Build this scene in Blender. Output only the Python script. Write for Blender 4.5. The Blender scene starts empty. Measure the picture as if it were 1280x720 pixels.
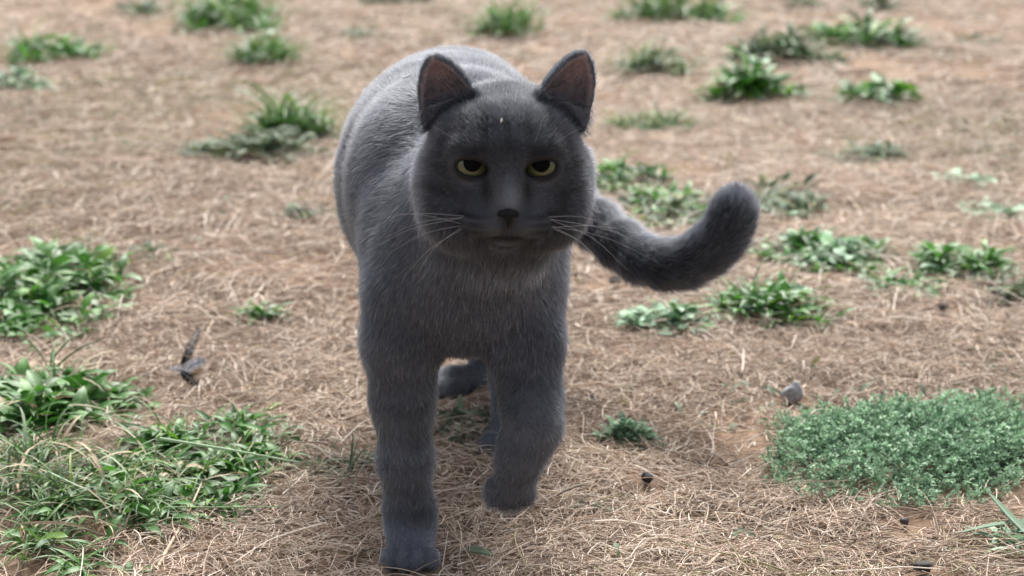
import bpy, bmesh, math
import numpy as np
from mathutils import Vector, Matrix
from mathutils.bvhtree import BVHTree

SC = bpy.context.scene
COL = SC.collection
rng = np.random.default_rng(11)

# ------------------------------------------------------------------ camera, world, sun, exposure
CAM_H, PITCH, FPX = 0.476, math.radians(14.3), 2350.0
cam_data = bpy.data.cameras.new('camera')
cam = bpy.data.objects.new('camera', cam_data); COL.objects.link(cam)
cam.location = (0, 0, CAM_H)
cam.rotation_euler = (math.pi / 2 - PITCH, 0, 0)
cam_data.sensor_width = 36.0
cam_data.lens = 36.0 * FPX / 1280
cam_data.clip_start = 0.01
cam_data.clip_end = 2000
cam_data.dof.use_dof = True
cam_data.dof.focus_distance = 1.19
cam_data.dof.aperture_fstop = 9.6
SC.camera = cam

SUN_EL, SUN_AZ = math.radians(45), math.radians(6)      # behind the cat
world = bpy.data.worlds.new('World'); SC.world = world; world.use_nodes = True
wn, wl = world.node_tree.nodes, world.node_tree.links
wn.clear()
sky = wn.new('ShaderNodeTexSky'); sky.sky_type = 'NISHITA'; sky.sun_disc = False
sky.sun_elevation = SUN_EL; sky.sun_rotation = SUN_AZ
sky.air_density = 1.0; sky.dust_density = 4.0; sky.ozone_density = 1.0
hs = wn.new('ShaderNodeHueSaturation'); hs.inputs['Saturation'].default_value = 0.38
bg = wn.new('ShaderNodeBackground'); bg.inputs['Strength'].default_value = 0.08
wo = wn.new('ShaderNodeOutputWorld')
wl.new(sky.outputs[0], hs.inputs['Color']); wl.new(hs.outputs[0], bg.inputs['Color']); wl.new(bg.outputs[0], wo.inputs[0])

sun_d = bpy.data.lights.new('sun', 'SUN'); sun_d.energy = 2.1; sun_d.angle = math.radians(22)
sun_d.color = (1.0, 0.97, 0.92)
sun = bpy.data.objects.new('sun', sun_d); COL.objects.link(sun)
sd = Vector((math.sin(SUN_AZ) * math.cos(SUN_EL), math.cos(SUN_AZ) * math.cos(SUN_EL), math.sin(SUN_EL)))
sun.rotation_euler = sd.to_track_quat('Z', 'Y').to_euler()
sun.location = sd * 5

SC.view_settings.view_transform = 'Standard'
SC.view_settings.look = 'None'
SC.view_settings.exposure = 1.62
SC.view_settings.gamma = 1.0
SC.view_settings.use_curve_mapping = False
SC.cycles_curves.shape = 'THICK'
SC.cycles.max_bounces = 8
SC.cycles.transparent_max_bounces = 4

# ------------------------------------------------------------------ small helpers
CP, SP = math.cos(PITCH), math.sin(PITCH)

def at(px, py, Y):
    """the point at distance Y in front of the camera's foot that the photograph shows at (px, py)"""
    u, v = (px - 640) / FPX, (360 - py) / FPX
    d = np.array([u, CP + v * SP, -SP + v * CP])
    return np.array([0, 0, CAM_H]) + d * (Y / d[1])

def on_ground(px, py, z=0.0):
    u, v = (px - 640) / FPX, (360 - py) / FPX
    d = np.array([u, CP + v * SP, -SP + v * CP])
    t = (z - CAM_H) / d[2]
    return np.array([0, 0, CAM_H]) + d * t

_wk = np.random.default_rng(3)
_GW = [(k * np.cos(a), k * np.sin(a), p, amp) for k, a, p, amp in
       [(_wk.uniform(2, 7), _wk.uniform(0, 6.28), _wk.uniform(0, 6.28), 0.0030) for _ in range(5)] +
       [(_wk.uniform(14, 40), _wk.uniform(0, 6.28), _wk.uniform(0, 6.28), 0.0011) for _ in range(8)] +
       [(_wk.uniform(60, 140), _wk.uniform(0, 6.28), _wk.uniform(0, 6.28), 0.0006) for _ in range(10)]]

def gh(x, y):
    """height of the ground"""
    x = np.asarray(x, float); y = np.asarray(y, float)
    z = np.zeros(np.broadcast(x, y).shape)
    for kx, ky, p, a in _GW:
        z = z + a * np.sin(kx * x + ky * y + p)
    return z

class Wave:
    """smooth random function of 2 or 3 coordinates, about -1..1"""
    def __init__(s, seed, dim, freq, n=12):
        r = np.random.default_rng(seed)
        k = r.normal(size=(n, dim)); k /= np.linalg.norm(k, axis=1)[:, None]
        s.k = k * (freq * r.uniform(0.6, 1.6, (n, 1))); s.p = r.uniform(0, 6.283, n); s.a = math.sqrt(2.0 / n)
    def __call__(s, P):
        out = np.zeros(len(P))
        for k, p in zip(s.k, s.p):
            out += np.sin(P @ k + p)
        return out * s.a * 0.75

def link(o, parent=None):
    COL.objects.link(o)
    if parent is not None: o.parent = parent
    return o

def tag(o, label=None, cat=None, group=None, kind=None):
    for k, v in (('label', label), ('category', cat), ('group', group), ('kind', kind)):
        if v: o[k] = v
    return o

def empty(name, loc):
    o = bpy.data.objects.new(name, None); link(o)
    o.location = loc; o.empty_display_size = 0.02
    return o

def mesh_np(name, V, F, mat=None, smooth=True, attrs=None):
    """V (n,3), F (m,3|4) arrays -> mesh data"""
    V = np.ascontiguousarray(V, np.float32); F = np.ascontiguousarray(F, np.int32)
    k = F.shape[1]
    me = bpy.data.meshes.new(name)
    me.vertices.add(len(V)); me.vertices.foreach_set('co', V.ravel())
    me.loops.add(F.size); me.loops.foreach_set('vertex_index', F.ravel())
    me.polygons.add(len(F)); me.polygons.foreach_set('loop_start', np.arange(0, F.size, k, dtype=np.int32))
    me.update(calc_edges=True)
    me.polygons.foreach_set('use_smooth', np.full(len(F), smooth))
    for nm, arr in (attrs or {}).items():
        arr = np.asarray(arr, np.float32)
        if arr.ndim == 1:
            me.attributes.new(nm, 'FLOAT', 'POINT').data.foreach_set('value', arr)
        else:
            c = np.ones((len(arr), 4), np.float32); c[:, :3] = arr
            me.attributes.new(nm, 'FLOAT_COLOR', 'POINT').data.foreach_set('color', c.ravel())
    if mat: me.materials.append(mat)
    me.validate()
    return me

def obj(name, me, parent=None, loc=None):
    o = bpy.data.objects.new(name, me); link(o, parent)
    if loc is not None: o.location = loc
    return o

def curves_obj(name, P, R, mat, parent=None, color=None):
    """P (n,k,3) points, R (n,k) radii -> one hair-curves object"""
    n, k = P.shape[:2]
    hc = bpy.data.hair_curves.new(name)
    hc.add_curves([k] * n)
    hc.position_data.foreach_set('vector', np.ascontiguousarray(P, np.float32).ravel())
    ra = hc.attributes.get('radius') or hc.attributes.new('radius', 'FLOAT', 'POINT')
    ra.data.foreach_set('value', np.ascontiguousarray(R, np.float32).ravel())
    if color is not None:
        c = np.ones((n, 4), np.float32); c[:, :3] = color
        hc.attributes.new('tint', 'FLOAT_COLOR', 'CURVE').data.foreach_set('color', c.ravel())
    hc.materials.append(mat)
    hc.update_tag()
    return obj(name, hc, parent)

def tube(points, radii, sides=6):
    """a round tapered tube through points -> V, F (quads)"""
    P = np.asarray(points, float); R = np.broadcast_to(np.asarray(radii, float), (len(P),))
    T = np.gradient(P, axis=0); T /= np.linalg.norm(T, axis=1)[:, None] + 1e-12
    up = np.array([0.31, 0.17, 0.93])
    A = np.cross(T, up); A /= np.linalg.norm(A, axis=1)[:, None] + 1e-12
    B = np.cross(T, A)
    ang = np.linspace(0, 2 * np.pi, sides, endpoint=False)
    V = P[:, None] + R[:, None, None] * (np.cos(ang)[None, :, None] * A[:, None] + np.sin(ang)[None, :, None] * B[:, None])
    V = V.reshape(-1, 3)
    F = []
    for i in range(len(P) - 1):
        for j in range(sides):
            j2 = (j + 1) % sides
            F.append((i * sides + j, i * sides + j2, (i + 1) * sides + j2, (i + 1) * sides + j))
    return V, np.array(F)

def bezier(pts, n):
    """smooth curve (Catmull-Rom) through pts"""
    P = np.asarray(pts, float)
    P = np.vstack([2 * P[0] - P[1], P, 2 * P[-1] - P[-2]])
    out = []
    m = len(P) - 3
    for t in np.linspace(0, m - 1e-6, n):
        i = int(t); f = t - i
        p0, p1, p2, p3 = P[i:i + 4]
        out.append(0.5 * (2 * p1 + (p2 - p0) * f + (2 * p0 - 5 * p1 + 4 * p2 - p3) * f * f + (3 * p1 - p0 - 3 * p2 + p3) * f ** 3))
    return np.array(out)

# ------------------------------------------------------------------ materials
def new_mat(name):
    m = bpy.data.materials.new(name); m.use_nodes = True
    nt = m.node_tree; nt.nodes.clear()
    out = nt.nodes.new('ShaderNodeOutputMaterial')
    return m, nt, out

def N(nt, typ, **kw):
    n = nt.nodes.new(typ)
    for k, v in kw.items():
        if k in n.inputs: n.inputs[k].default_value = v
        else: setattr(n, k, v)
    return n

def ramp(nt, stops):
    r = nt.nodes.new('ShaderNodeValToRGB')
    el = r.color_ramp.elements
    while len(el) < len(stops): el.new(0.5)
    for e, (p, c) in zip(el, stops):
        e.position = p; e.color = (*c, 1)
    return r

def simple_mat(name, color, rough=0.7, spec=0.3, noise=None, var=0.35):
    m, nt, out = new_mat(name)
    p = N(nt, 'ShaderNodeBsdfPrincipled', Roughness=rough)
    p.inputs['Specular IOR Level'].default_value = spec
    if noise:
        tc = N(nt, 'ShaderNodeTexCoord'); nz = N(nt, 'ShaderNodeTexNoise', Scale=noise, Detail=6.0)
        nt.links.new(tc.outputs['Object'], nz.inputs['Vector'])
        c = np.array(color)
        r = ramp(nt, [(0.3, tuple(c * (1 - var))), (0.7, tuple(np.minimum(1, c * (1 + var))))])
        nt.links.new(nz.outputs['Fac'], r.inputs[0]); nt.links.new(r.outputs[0], p.inputs['Base Color'])
        b = N(nt, 'ShaderNodeBump', Strength=0.5, Distance=0.002)
        nt.links.new(nz.outputs['Fac'], b.inputs['Height']); nt.links.new(b.outputs[0], p.inputs['Normal'])
    else:
        p.inputs['Base Color'].default_value = (*color, 1)
    nt.links.new(p.outputs[0], out.inputs[0])
    return m

def ground_mat():
    m, nt, out = new_mat('dry_ground')
    L = nt.links.new
    tc = N(nt, 'ShaderNodeTexCoord')
    n1 = N(nt, 'ShaderNodeTexNoise', Scale=3.2, Detail=8.0, Roughness=0.62)
    n2 = N(nt, 'ShaderNodeTexNoise', Scale=55.0, Detail=8.0, Roughness=0.7)
    n3 = N(nt, 'ShaderNodeTexNoise', Scale=1.3, Detail=5.0)
    for n in (n1, n2, n3): L(tc.outputs['Object'], n.inputs['Vector'])
    r1 = ramp(nt, [(0.30, (0.19, 0.120, 0.080)), (0.52, (0.33, 0.230, 0.165)), (0.72, (0.46, 0.345, 0.26))])
    r2 = ramp(nt, [(0.30, (0.07, 0.042, 0.027)), (0.55, (0.28, 0.19, 0.128)), (0.78, (0.50, 0.38, 0.27))])
    L(n1.outputs['Fac'], r1.inputs[0]); L(n2.outputs['Fac'], r2.inputs[0])
    mx = N(nt, 'ShaderNodeMix', data_type='RGBA'); mx.inputs['Factor'].default_value = 0.5
    L(r1.outputs[0], mx.inputs['A']); L(r2.outputs[0], mx.inputs['B'])
    rg = ramp(nt, [(0.56, (0, 0, 0)), (0.75, (0.55, 0.55, 0.55))])
    L(n3.outputs['Fac'], rg.inputs[0])
    mg = N(nt, 'ShaderNodeMix', data_type='RGBA'); mg.inputs['B'].default_value = (0.15, 0.15, 0.08, 1)
    L(rg.outputs[0], mg.inputs['Factor']); L(mx.outputs['Result'], mg.inputs['A'])
    b = N(nt, 'ShaderNodeBump', Strength=0.8, Distance=0.006); L(n2.outputs['Fac'], b.inputs['Height'])
    p = N(nt, 'ShaderNodeBsdfPrincipled', Roughness=0.95); p.inputs['Specular IOR Level'].default_value = 0.1
    L(mg.outputs['Result'], p.inputs['Base Color']); L(b.outputs[0], p.inputs['Normal']); L(p.outputs[0], out.inputs[0])
    return m

def straw_mat():
    m, nt, out = new_mat('dry_straw')
    L = nt.links.new
    a = N(nt, 'ShaderNodeAttribute', attribute_name='tint')
    p = N(nt, 'ShaderNodeBsdfPrincipled', Roughness=0.55); p.inputs['Specular IOR Level'].default_value = 0.35
    L(a.outputs['Color'], p.inputs['Base Color'])
    L(p.outputs[0], out.inputs[0])
    return m

def leaf_mat(name, dark, light, rib, rough=0.5, trans=0.22):
    """tint: attribute per leaf, plus the object's own random; a paler midrib from the 'across' attribute"""
    m, nt, out = new_mat(name)
    L = nt.links.new
    a = N(nt, 'ShaderNodeAttribute', attribute_name='tint')
    oi = N(nt, 'ShaderNodeObjectInfo')
    ad = N(nt, 'ShaderNodeMath', operation='ADD'); L(a.outputs['Fac'], ad.inputs[0]); L(oi.outputs['Random'], ad.inputs[1])
    fr = N(nt, 'ShaderNodeMath', operation='FRACT'); L(ad.outputs[0], fr.inputs[0])
    mid = tuple((np.array(dark) * 0.45 + np.array(light) * 0.55))
    yel = tuple(np.array(light) * (np.array([1.6, 1.15, 0.7]) if 'blue' not in name and 'dead' not in name else np.array([1.0, 1.05, 1.0])))
    r = ramp(nt, [(0.0, dark), (0.5, mid), (0.9, light), (1.0, yel)]); L(fr.outputs[0], r.inputs[0])
    ac = N(nt, 'ShaderNodeAttribute', attribute_name='across')
    rr = ramp(nt, [(0.0, (0.6, 0.6, 0.6)), (0.16, (0, 0, 0))]); L(ac.outputs['Fac'], rr.inputs[0])
    mx = N(nt, 'ShaderNodeMix', data_type='RGBA'); mx.inputs['B'].default_value = (*rib, 1)
    L(rr.outputs[0], mx.inputs['Factor']); L(r.outputs[0], mx.inputs['A'])
    tc = N(nt, 'ShaderNodeTexCoord'); nz = N(nt, 'ShaderNodeTexNoise', Scale=160.0, Detail=4.0); L(tc.outputs['Object'], nz.inputs['Vector'])
    b = N(nt, 'ShaderNodeBump', Strength=0.35, Distance=0.001); L(nz.outputs['Fac'], b.inputs['Height'])
    p = N(nt, 'ShaderNodeBsdfPrincipled', Roughness=rough); p.inputs['Specular IOR Level'].default_value = 0.3
    L(mx.outputs['Result'], p.inputs['Base Color']); L(b.outputs[0], p.inputs['Normal'])
    t = N(nt, 'ShaderNodeBsdfTranslucent')
    hsv = N(nt, 'ShaderNodeHueSaturation', Saturation=1.15, Value=1.5); L(mx.outputs['Result'], hsv.inputs['Color']); L(hsv.outputs[0], t.inputs['Color'])
    ms = N(nt, 'ShaderNodeMixShader'); ms.inputs[0].default_value = trans
    L(p.outputs[0], ms.inputs[1]); L(t.outputs[0], ms.inputs[2]); L(ms.outputs[0], out.inputs[0])
    return m

M_GROUND = ground_mat()
M_STRAW = straw_mat()
M_GREEN = leaf_mat('green_leaf', (0.028, 0.086, 0.019), (0.100, 0.255, 0.055), (0.20, 0.34, 0.15), 0.5)
M_GRASS = leaf_mat('grass_blade', (0.046, 0.100, 0.030), (0.13, 0.245, 0.072), (0.17, 0.27, 0.12), 0.5)
M_BLUEGREEN = leaf_mat('blue_green_leaf', (0.085, 0.165, 0.092), (0.37, 0.54, 0.36), (0.22, 0.34, 0.24), 0.6, 0.2)
M_DULL = leaf_mat('dull_leaf', (0.060, 0.088, 0.052), (0.16, 0.21, 0.13), (0.16, 0.20, 0.13), 0.7, 0.2)

M_DEAD = leaf_mat('dead_leaf', (0.27, 0.20, 0.13), (0.52, 0.43, 0.31), (0.5, 0.42, 0.31), 0.7, 0.15)

# ------------------------------------------------------------------ the ground
def build_ground():
    def axis(lo, hi, step, far):
        mid = list(np.arange(lo, hi + 1e-6, step))
        out, s, a = [], step, hi
        while a < far:
            s *= 1.35; a += s; out.append(a)
        neg, s, a = [], step, lo
        while a > -far:
            s *= 1.35; a -= s; neg.append(a)
        return np.array(neg[::-1] + mid + out)
    xs = axis(-1.2, 1.2, 0.012, 600); ys = axis(0.7, 3.2, 0.012, 600)
    X, Y = np.meshgrid(xs, ys)
    Z = gh(X, Y)
    near = np.clip((np.abs(X) < 3) & (Y < 8) & (Y > -2), 0, 1)
    Z = Z * near
    V = np.stack([X.ravel(), Y.ravel(), Z.ravel()], 1)
    nx, ny = len(xs), len(ys)
    i = np.arange((ny - 1) * (nx - 1)); r, c = i // (nx - 1), i % (nx - 1)
    F = np.stack([r * nx + c, r * nx + c + 1, (r + 1) * nx + c + 1, (r + 1) * nx + c], 1)
    g = obj('ground', mesh_np('ground', V, F, M_GROUND))
    tag(g, 'dry tan bare ground under the trampled straw', kind='structure')

build_ground()

PEBBLE_SPOTS = [(808, 618, 0.0056), (768, 360, 0.0066), (1130, 665, 0.0036), (1152, 728, 0.0054), (1178, 384, 0.0064), (990, 502, 0.0095)]
CLEAR = [(on_ground(a, b)[0], on_ground(a, b)[1] - c * 0.8, c * 1.2) for a, b, c in PEBBLE_SPOTS]

FEET = [(at(513, 690, 1.124)[0], 1.126), (at(559, 482, 1.487)[0], 1.49), (at(632, 566, 1.338)[0], 1.345)]

def build_straw():
    r = np.random.default_rng(21)
    wdir = Wave(5, 2, 9.0); wden = Wave(6, 2, 7.0); wden2 = Wave(8, 2, 28.0); wgreen = Wave(9, 2, 3.2); wred = Wave(10, 2, 6.0); wpale = Wave(12, 2, 2.6)
    def batch(n, ylo, yhi, lmin, lmax, rad, k=4, inner=-1.0, outer=0.16):
        # uniform over the ground in view, a little wider than the frame
        y = ylo + (yhi - ylo) * r.random(n)
        half = 0.33 * y + outer
        x = (r.random(n) * 2 - 1)
        keep = r.random(n) < half / (0.33 * yhi + outer)
        y, half, x = y[keep], half[keep], x[keep]
        x = x * half
        if inner > 0:                                             # only the strips beside what the frame shows
            side = np.abs(x) > 0.33 * y + inner; x, y, half = x[side], y[side], half[side]
        q = np.stack([x, y], 1)
        den = 0.68 + 0.28 * wden(q) + 0.22 * wden2(q)
        keep = r.random(len(x)) < np.clip(den, 0.10, 1)
        x, y, q = x[keep], y[keep], q[keep]
        m = len(x)
        clear = np.zeros(len(x), bool)
        for (sx, sy, sr) in CLEAR: clear |= (np.hypot(x - sx, (y - sy) * 0.7) < sr + lmax * 0.35)
        x, y, q = x[~clear], y[~clear], q[~clear]; m = len(x)
        th = 1.4 * np.pi * wdir(q) * 0.5 + r.normal(0, 1.5, m)
        ln = r.uniform(lmin, lmax, m) * (0.6 + 0.8 * r.random(m) ** 2)
        bend = r.normal(0, 0.40, m)
        lift = np.abs(r.normal(0, 0.22, m)) * (r.random(m) < 0.45)
        base = np.abs(r.normal(0, 0.0035, m))
        P = np.zeros((m, k, 3)); cx, cy, cz = x.copy(), y.copy(), base.copy()
        seg = ln / (k - 1)
        for i in range(k):
            P[:, i, 0], P[:, i, 1] = cx, cy
            P[:, i, 2] = gh(cx, cy) + cz
            a = th + bend * (i / (k - 1) - 0.5)
            cx = cx + seg * np.cos(a); cy = cy + seg * np.sin(a)
            cz = np.maximum(0.0008, cz + seg * np.sin(lift) * (1 - 0.9 * i / (k - 1)) - seg * 0.04 * i)
        for (fx, fy) in FEET:                                    # nothing sticks through the feet
            ok = (np.hypot(P[:, :, 0] - fx, P[:, :, 1] - fy) > 0.020).all(1); P, q, y = P[ok], q[ok], y[ok]
        m = len(P)
        R = rad * r.uniform(0.45, 1.3, (m, 1)) * np.linspace(1.0, 0.5, k)[None]
        pal = np.array([(0.64, 0.51, 0.40), (0.49, 0.37, 0.275), (0.32, 0.22, 0.155), (0.13, 0.085, 0.058), (0.83, 0.73, 0.62), (0.27, 0.25, 0.12)])
        pr = np.stack([0.26 + 0.12 * wpale(q), 0.30 + 0 * y, 0.22 + 0.10 * wred(q), (0.15 - 0.10 * wpale(q)) * np.clip(1.5 - 0.4 * y, 0.25, 1), 0.10 + 0.06 * wpale(q) + 0.16 * np.clip((y - 1.3) / 1.8, 0, 1), 0.02 + 0.30 * np.clip(wgreen(q) - 0.35, 0, 1)], 1)
        pr = np.clip(pr, 0.005, None); pr /= pr.sum(1)[:, None]
        pick = (pr.cumsum(1) < r.random((m, 1))).sum(1)
        c = pal[np.clip(pick, 0, 5)] * r.uniform(0.75, 1.2, (m, 1))
        return P, R, c
    parts = [batch(150000, 0.86, 1.75, 0.012, 0.042, 0.00036), batch(110000, 0.86, 1.8, 0.005, 0.020, 0.00045), batch(30000, 1.8, 3.0, 0.006, 0.02, 0.0007), batch(3500, 0.86, 1.9, 0.04, 0.08, 0.00055),
             batch(155000, 1.7, 3.2, 0.030, 0.070, 0.00062), batch(160000, 3.2, 6.5, 0.04, 0.09, 0.0011),
             batch(150000, 0.3, 3.4, 0.02, 0.07, 0.0007, inner=0.14, outer=0.9), batch(90000, 3.4, 9.0, 0.04, 0.10, 0.0014, inner=0.14, outer=1.6), batch(60000, 6.4, 11.0, 0.05, 0.11, 0.0018)]
    P = np.concatenate([p[0] for p in parts]); R = np.concatenate([p[1] for p in parts]); c = np.concatenate([p[2] for p in parts])
    s = curves_obj('dry_straw', P, R, M_STRAW, color=c)
    tag(s, 'tangled dry tan straw lying all over the ground', 'straw', kind='stuff')

build_straw()

# ------------------------------------------------------------------ implicit surfaces (smooth unions turned into one mesh)
class Prim:
    pass

def ell(c, r, k=0.01, R=None, flow=None, sub=False, tagname=None):
    """ellipsoid; R rows are its own axes in the outer space"""
    p = Prim(); c = np.asarray(c, float); r = np.asarray(r, float); Rm = np.eye(3) if R is None else np.asarray(R, float)
    def f(P):
        q = (P - c) @ Rm.T
        k0 = np.linalg.norm(q / r, axis=1); k1 = np.linalg.norm(q / (r * r), axis=1)
        return k0 * (k0 - 1) / np.maximum(k1, 1e-9)
    p.f, p.c, p.R, p.k, p.flow, p.sub, p.tag = f, c, r.max(), k, flow, sub, tagname
    return p

def cone(a, b, ra, rb, k=0.01, flow=True, sub=False, tagname=None):
    """capsule whose radius runs from ra to rb; the hair lies from a to b"""
    p = Prim(); a = np.asarray(a, float); b = np.asarray(b, float); ab = b - a; L2 = ab @ ab
    def f(P):
        t = np.clip(((P - a) @ ab) / L2, 0, 1)
        return np.linalg.norm(P - a - t[:, None] * ab, axis=1) - (ra + (rb - ra) * t)
    p.f, p.c, p.R, p.k, p.sub, p.tag = f, (a + b) / 2, math.sqrt(L2) / 2 + max(ra, rb), k, sub, tagname
    p.flow = (ab / math.sqrt(L2)) if flow is True else flow
    return p

def field(prims, P, start=0.05):
    d = np.full(len(P), start)
    for p in prims:
        m = np.nonzero(np.abs(P - p.c).max(1) < p.R + 0.03)[0]
        if len(m) == 0: continue
        e = p.f(P[m]); k = p.k; dm = d[m]
        if p.sub:
            h = np.maximum(k - np.abs(-e - dm), 0) / k
            d[m] = np.maximum(dm, -e) + h * h * k * 0.25
        else:
            h = np.maximum(k - np.abs(e - dm), 0) / k
            d[m] = np.minimum(dm, e) - h * h * k * 0.25
    return d

def surface(prims, lo, hi, h):
    """surface nets over blocks of the grid that the surface can cross"""
    lo = np.asarray(lo, float); B = 12
    n = (np.ceil((np.asarray(hi) - lo) / h / B).astype(int)) * B
    nb = n // B
    bc = np.stack(np.meshgrid(*[np.arange(m) for m in nb], indexing='ij'), -1).reshape(-1, 3)
    dc = field(prims, lo + (bc * B + B / 2) * h, start=0.05)
    act = bc[np.abs(dc) < B * h * 0.87 * 1.6 + 0.006]
    D = np.where(field(prims, lo + (bc * B + B / 2) * h) < 0, -1.0, 1.0).reshape(nb)
    V = np.repeat(np.repeat(np.repeat(D, B, 0), B, 1), B, 2).astype(np.float32)
    off = np.stack(np.meshgrid(*[np.arange(B)] * 3, indexing='ij'), -1).reshape(-1, 3)
    for s in range(0, len(act), 400):
        idx = (act[s:s + 400, None] * B + off[None]).reshape(-1, 3)
        V[idx[:, 0], idx[:, 1], idx[:, 2]] = field(prims, lo + idx * h)
    ins = V < 0
    cnt = np.zeros(tuple(np.array(V.shape) - 1), np.uint8)
    for i in (0, 1):
        for j in (0, 1):
            for k in (0, 1):
                cnt += ins[i:V.shape[0] - 1 + i, j:V.shape[1] - 1 + j, k:V.shape[2] - 1 + k]
    cells = np.argwhere((cnt > 0) & (cnt < 8))
    vid = np.full(cnt.shape, -1, np.int32); vid[tuple(cells.T)] = np.arange(len(cells))
    corners = np.array([(i, j, k) for i in (0, 1) for j in (0, 1) for k in (0, 1)])
    val = np.stack([V[tuple((cells + c).T)] for c in corners], 1)
    acc = np.zeros((len(cells), 3)); num = np.zeros(len(cells))
    for a in range(8):
        for b in range(a + 1, 8):
            if np.abs(corners[a] - corners[b]).sum() != 1: continue
            va, vb = val[:, a], val[:, b]
            m = (va < 0) != (vb < 0)
            t = va[m] / (va[m] - vb[m])
            acc[m] += corners[a] + t[:, None] * (corners[b] - corners[a]); num[m] += 1
    verts = lo + (cells + acc / num[:, None]) * h
    quads = []
    for ax in range(3):
        sl0 = [slice(None)] * 3; sl1 = [slice(None)] * 3
        sl0[ax] = slice(0, -1); sl1[ax] = slice(1, None)
        A, Bv = ins[tuple(sl0)], ins[tuple(sl1)]
        e = np.argwhere(A != Bv)
        u, w = (ax + 1) % 3, (ax + 2) % 3
        e = e[(e[:, u] > 0) & (e[:, w] > 0) & (e[:, u] < cnt.shape[u]) & (e[:, w] < cnt.shape[w])]
        flip = A[tuple(e.T)]
        du = np.eye(3, dtype=int)[u]; dw = np.eye(3, dtype=int)[w]
        q = np.stack([vid[tuple((e - du - dw).T)], vid[tuple((e - dw).T)], vid[tuple(e.T)], vid[tuple((e - du).T)]], 1)
        q[~flip] = q[~flip][:, ::-1]
        quads.append(q)
    return verts, np.concatenate(quads)

def vert_normals(V, F):
    Nn = np.zeros_like(V)
    f = np.cross(V[F[:, 2]] - V[F[:, 0]], V[F[:, 3]] - V[F[:, 1]])
    for i in range(4): np.add.at(Nn, F[:, i], f)
    return Nn / (np.linalg.norm(Nn, axis=1)[:, None] + 1e-12)

def relax(V, F, it, lam=0.5):
    E = np.concatenate([F[:, [0, 1]], F[:, [1, 2]], F[:, [2, 3]], F[:, [3, 0]]])
    for s in range(it):
        S = np.zeros_like(V); c = np.zeros(len(V))
        for a, b in ((0, 1), (1, 0)):
            np.add.at(S, E[:, a], V[E[:, b]]); np.add.at(c, E[:, a], 1)
        V = V + (lam if s % 2 == 0 else -lam * 1.03) * (S / c[:, None] - V)
    return V

# ------------------------------------------------------------------ the cat
def unit(v):
    v = np.asarray(v, float); return v / np.linalg.norm(v)

HEAD_Y = 1.085
HEAD_C = at(630, 208, HEAD_Y)
_pitch, _yaw, _roll = math.radians(4.0), math.radians(3.0), math.radians(-1.0)
# head axes in the world: right in the picture, forward (towards the camera), up
_f = Vector((math.sin(_yaw), -math.cos(_yaw), 0)); _r = Vector((math.cos(_yaw), math.sin(_yaw), 0)); _u = Vector((0, 0, 1))
_rot = Matrix.Rotation(_pitch, 3, _r) @ Matrix.Identity(3)
_rot = Matrix.Rotation(-_pitch, 3, _r)
_f, _u = _rot @ _f, _rot @ _u
_rl = Matrix.Rotation(_roll, 3, _f); _r, _u = _rl @ _r, _rl @ _u
HX, HF, HU = (np.array(v) for v in (_r, _f, _u))
HR = np.stack([HX, HF, HU])           # rows: head axes
CM = 0.01

def hp(x, f, z):
    """head coordinates in centimetres -> world"""
    return HEAD_C + CM * (x * HX + f * HF + z * HU)

def hv(x, f, z):
    return unit(x * HX + f * HF + z * HU)

def head_prims():
    L = []
    def E(x, f, z, r, k=0.8, rot=None, **kw):
        R = HR if rot is None else rot @ HR
        L.append(ell(hp(x, f, z), np.array(r) * CM, k * CM, R, **kw))
    def C(a, b, ra, rb, k=0.8, **kw):
        L.append(cone(hp(*a), hp(*b), ra * CM, rb * CM, k * CM, flow=None, **kw))
    E(0, -1.3, 1.0, (4.3, 4.4, 3.1), 1.0)
    E(0, 0.7, 0.5, (3.7, 2.9, 2.9), 1.2)
    for s in (-1, 1):
        E(s * 2.7, -0.1, -1.5, (2.15, 2.6, 2.45), 1.4)
        E(s * 2.5, 0.6, -2.8, (1.95, 2.2, 1.6), 1.2)
        E(s * 3.1, -1.6, -1.2, (1.7, 2.2, 2.3), 1.0)
    E(0, 1.2, -2.4, (3.0, 2.4, 1.6), 1.2)
    E(0, 2.6, -2.1, (2.3, 1.75, 1.45), 1.0)
    for s in (-1, 1):
        C((s * 0.75, 3.05, 1.20), (s * 2.6, 2.40, 1.30), 0.60, 0.52, 0.7)        # brow
        E(s * 2.0, 2.1, 0.32, (1.26, 1.26, 1.26), 0.5)                           # lids round the eye
        E(s * 1.08, 3.72, -2.85, (1.42, 1.22, 0.92), 0.25)                        # whisker pads
    C((0, 2.6, 1.2), (0, 4.25, -1.75), 1.05, 0.72, 0.6)                          # bridge of the nose
    E(0, 3.0, -3.65, (1.15, 1.0, 0.62), 0.25)                                    # chin
    C((0, 4.75, -2.35), (0, 4.45, -3.2), 0.10, 0.10, 0.35, sub=True)             # cleft under the nose
    for s in (-1, 1):
        C((0, 4.45, -3.30), (s * 1.15, 4.25, -3.72), 0.13, 0.13, 0.25, sub=True)
        C((s * 1.15, 4.25, -3.72), (s * 2.2, 3.1, -3.60), 0.13, 0.08, 0.25, sub=True)
        a = math.radians(9.0) * s
        Rz = np.array([[math.cos(a), 0, math.sin(a)], [0, 1, 0], [-math.sin(a), 0, math.cos(a)]])
        E(s * 1.98, 3.35, 0.25, (1.02, 1.08, 0.44), 0.15, rot=Rz, sub=True)     # the opening between the lids
    return L

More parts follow.
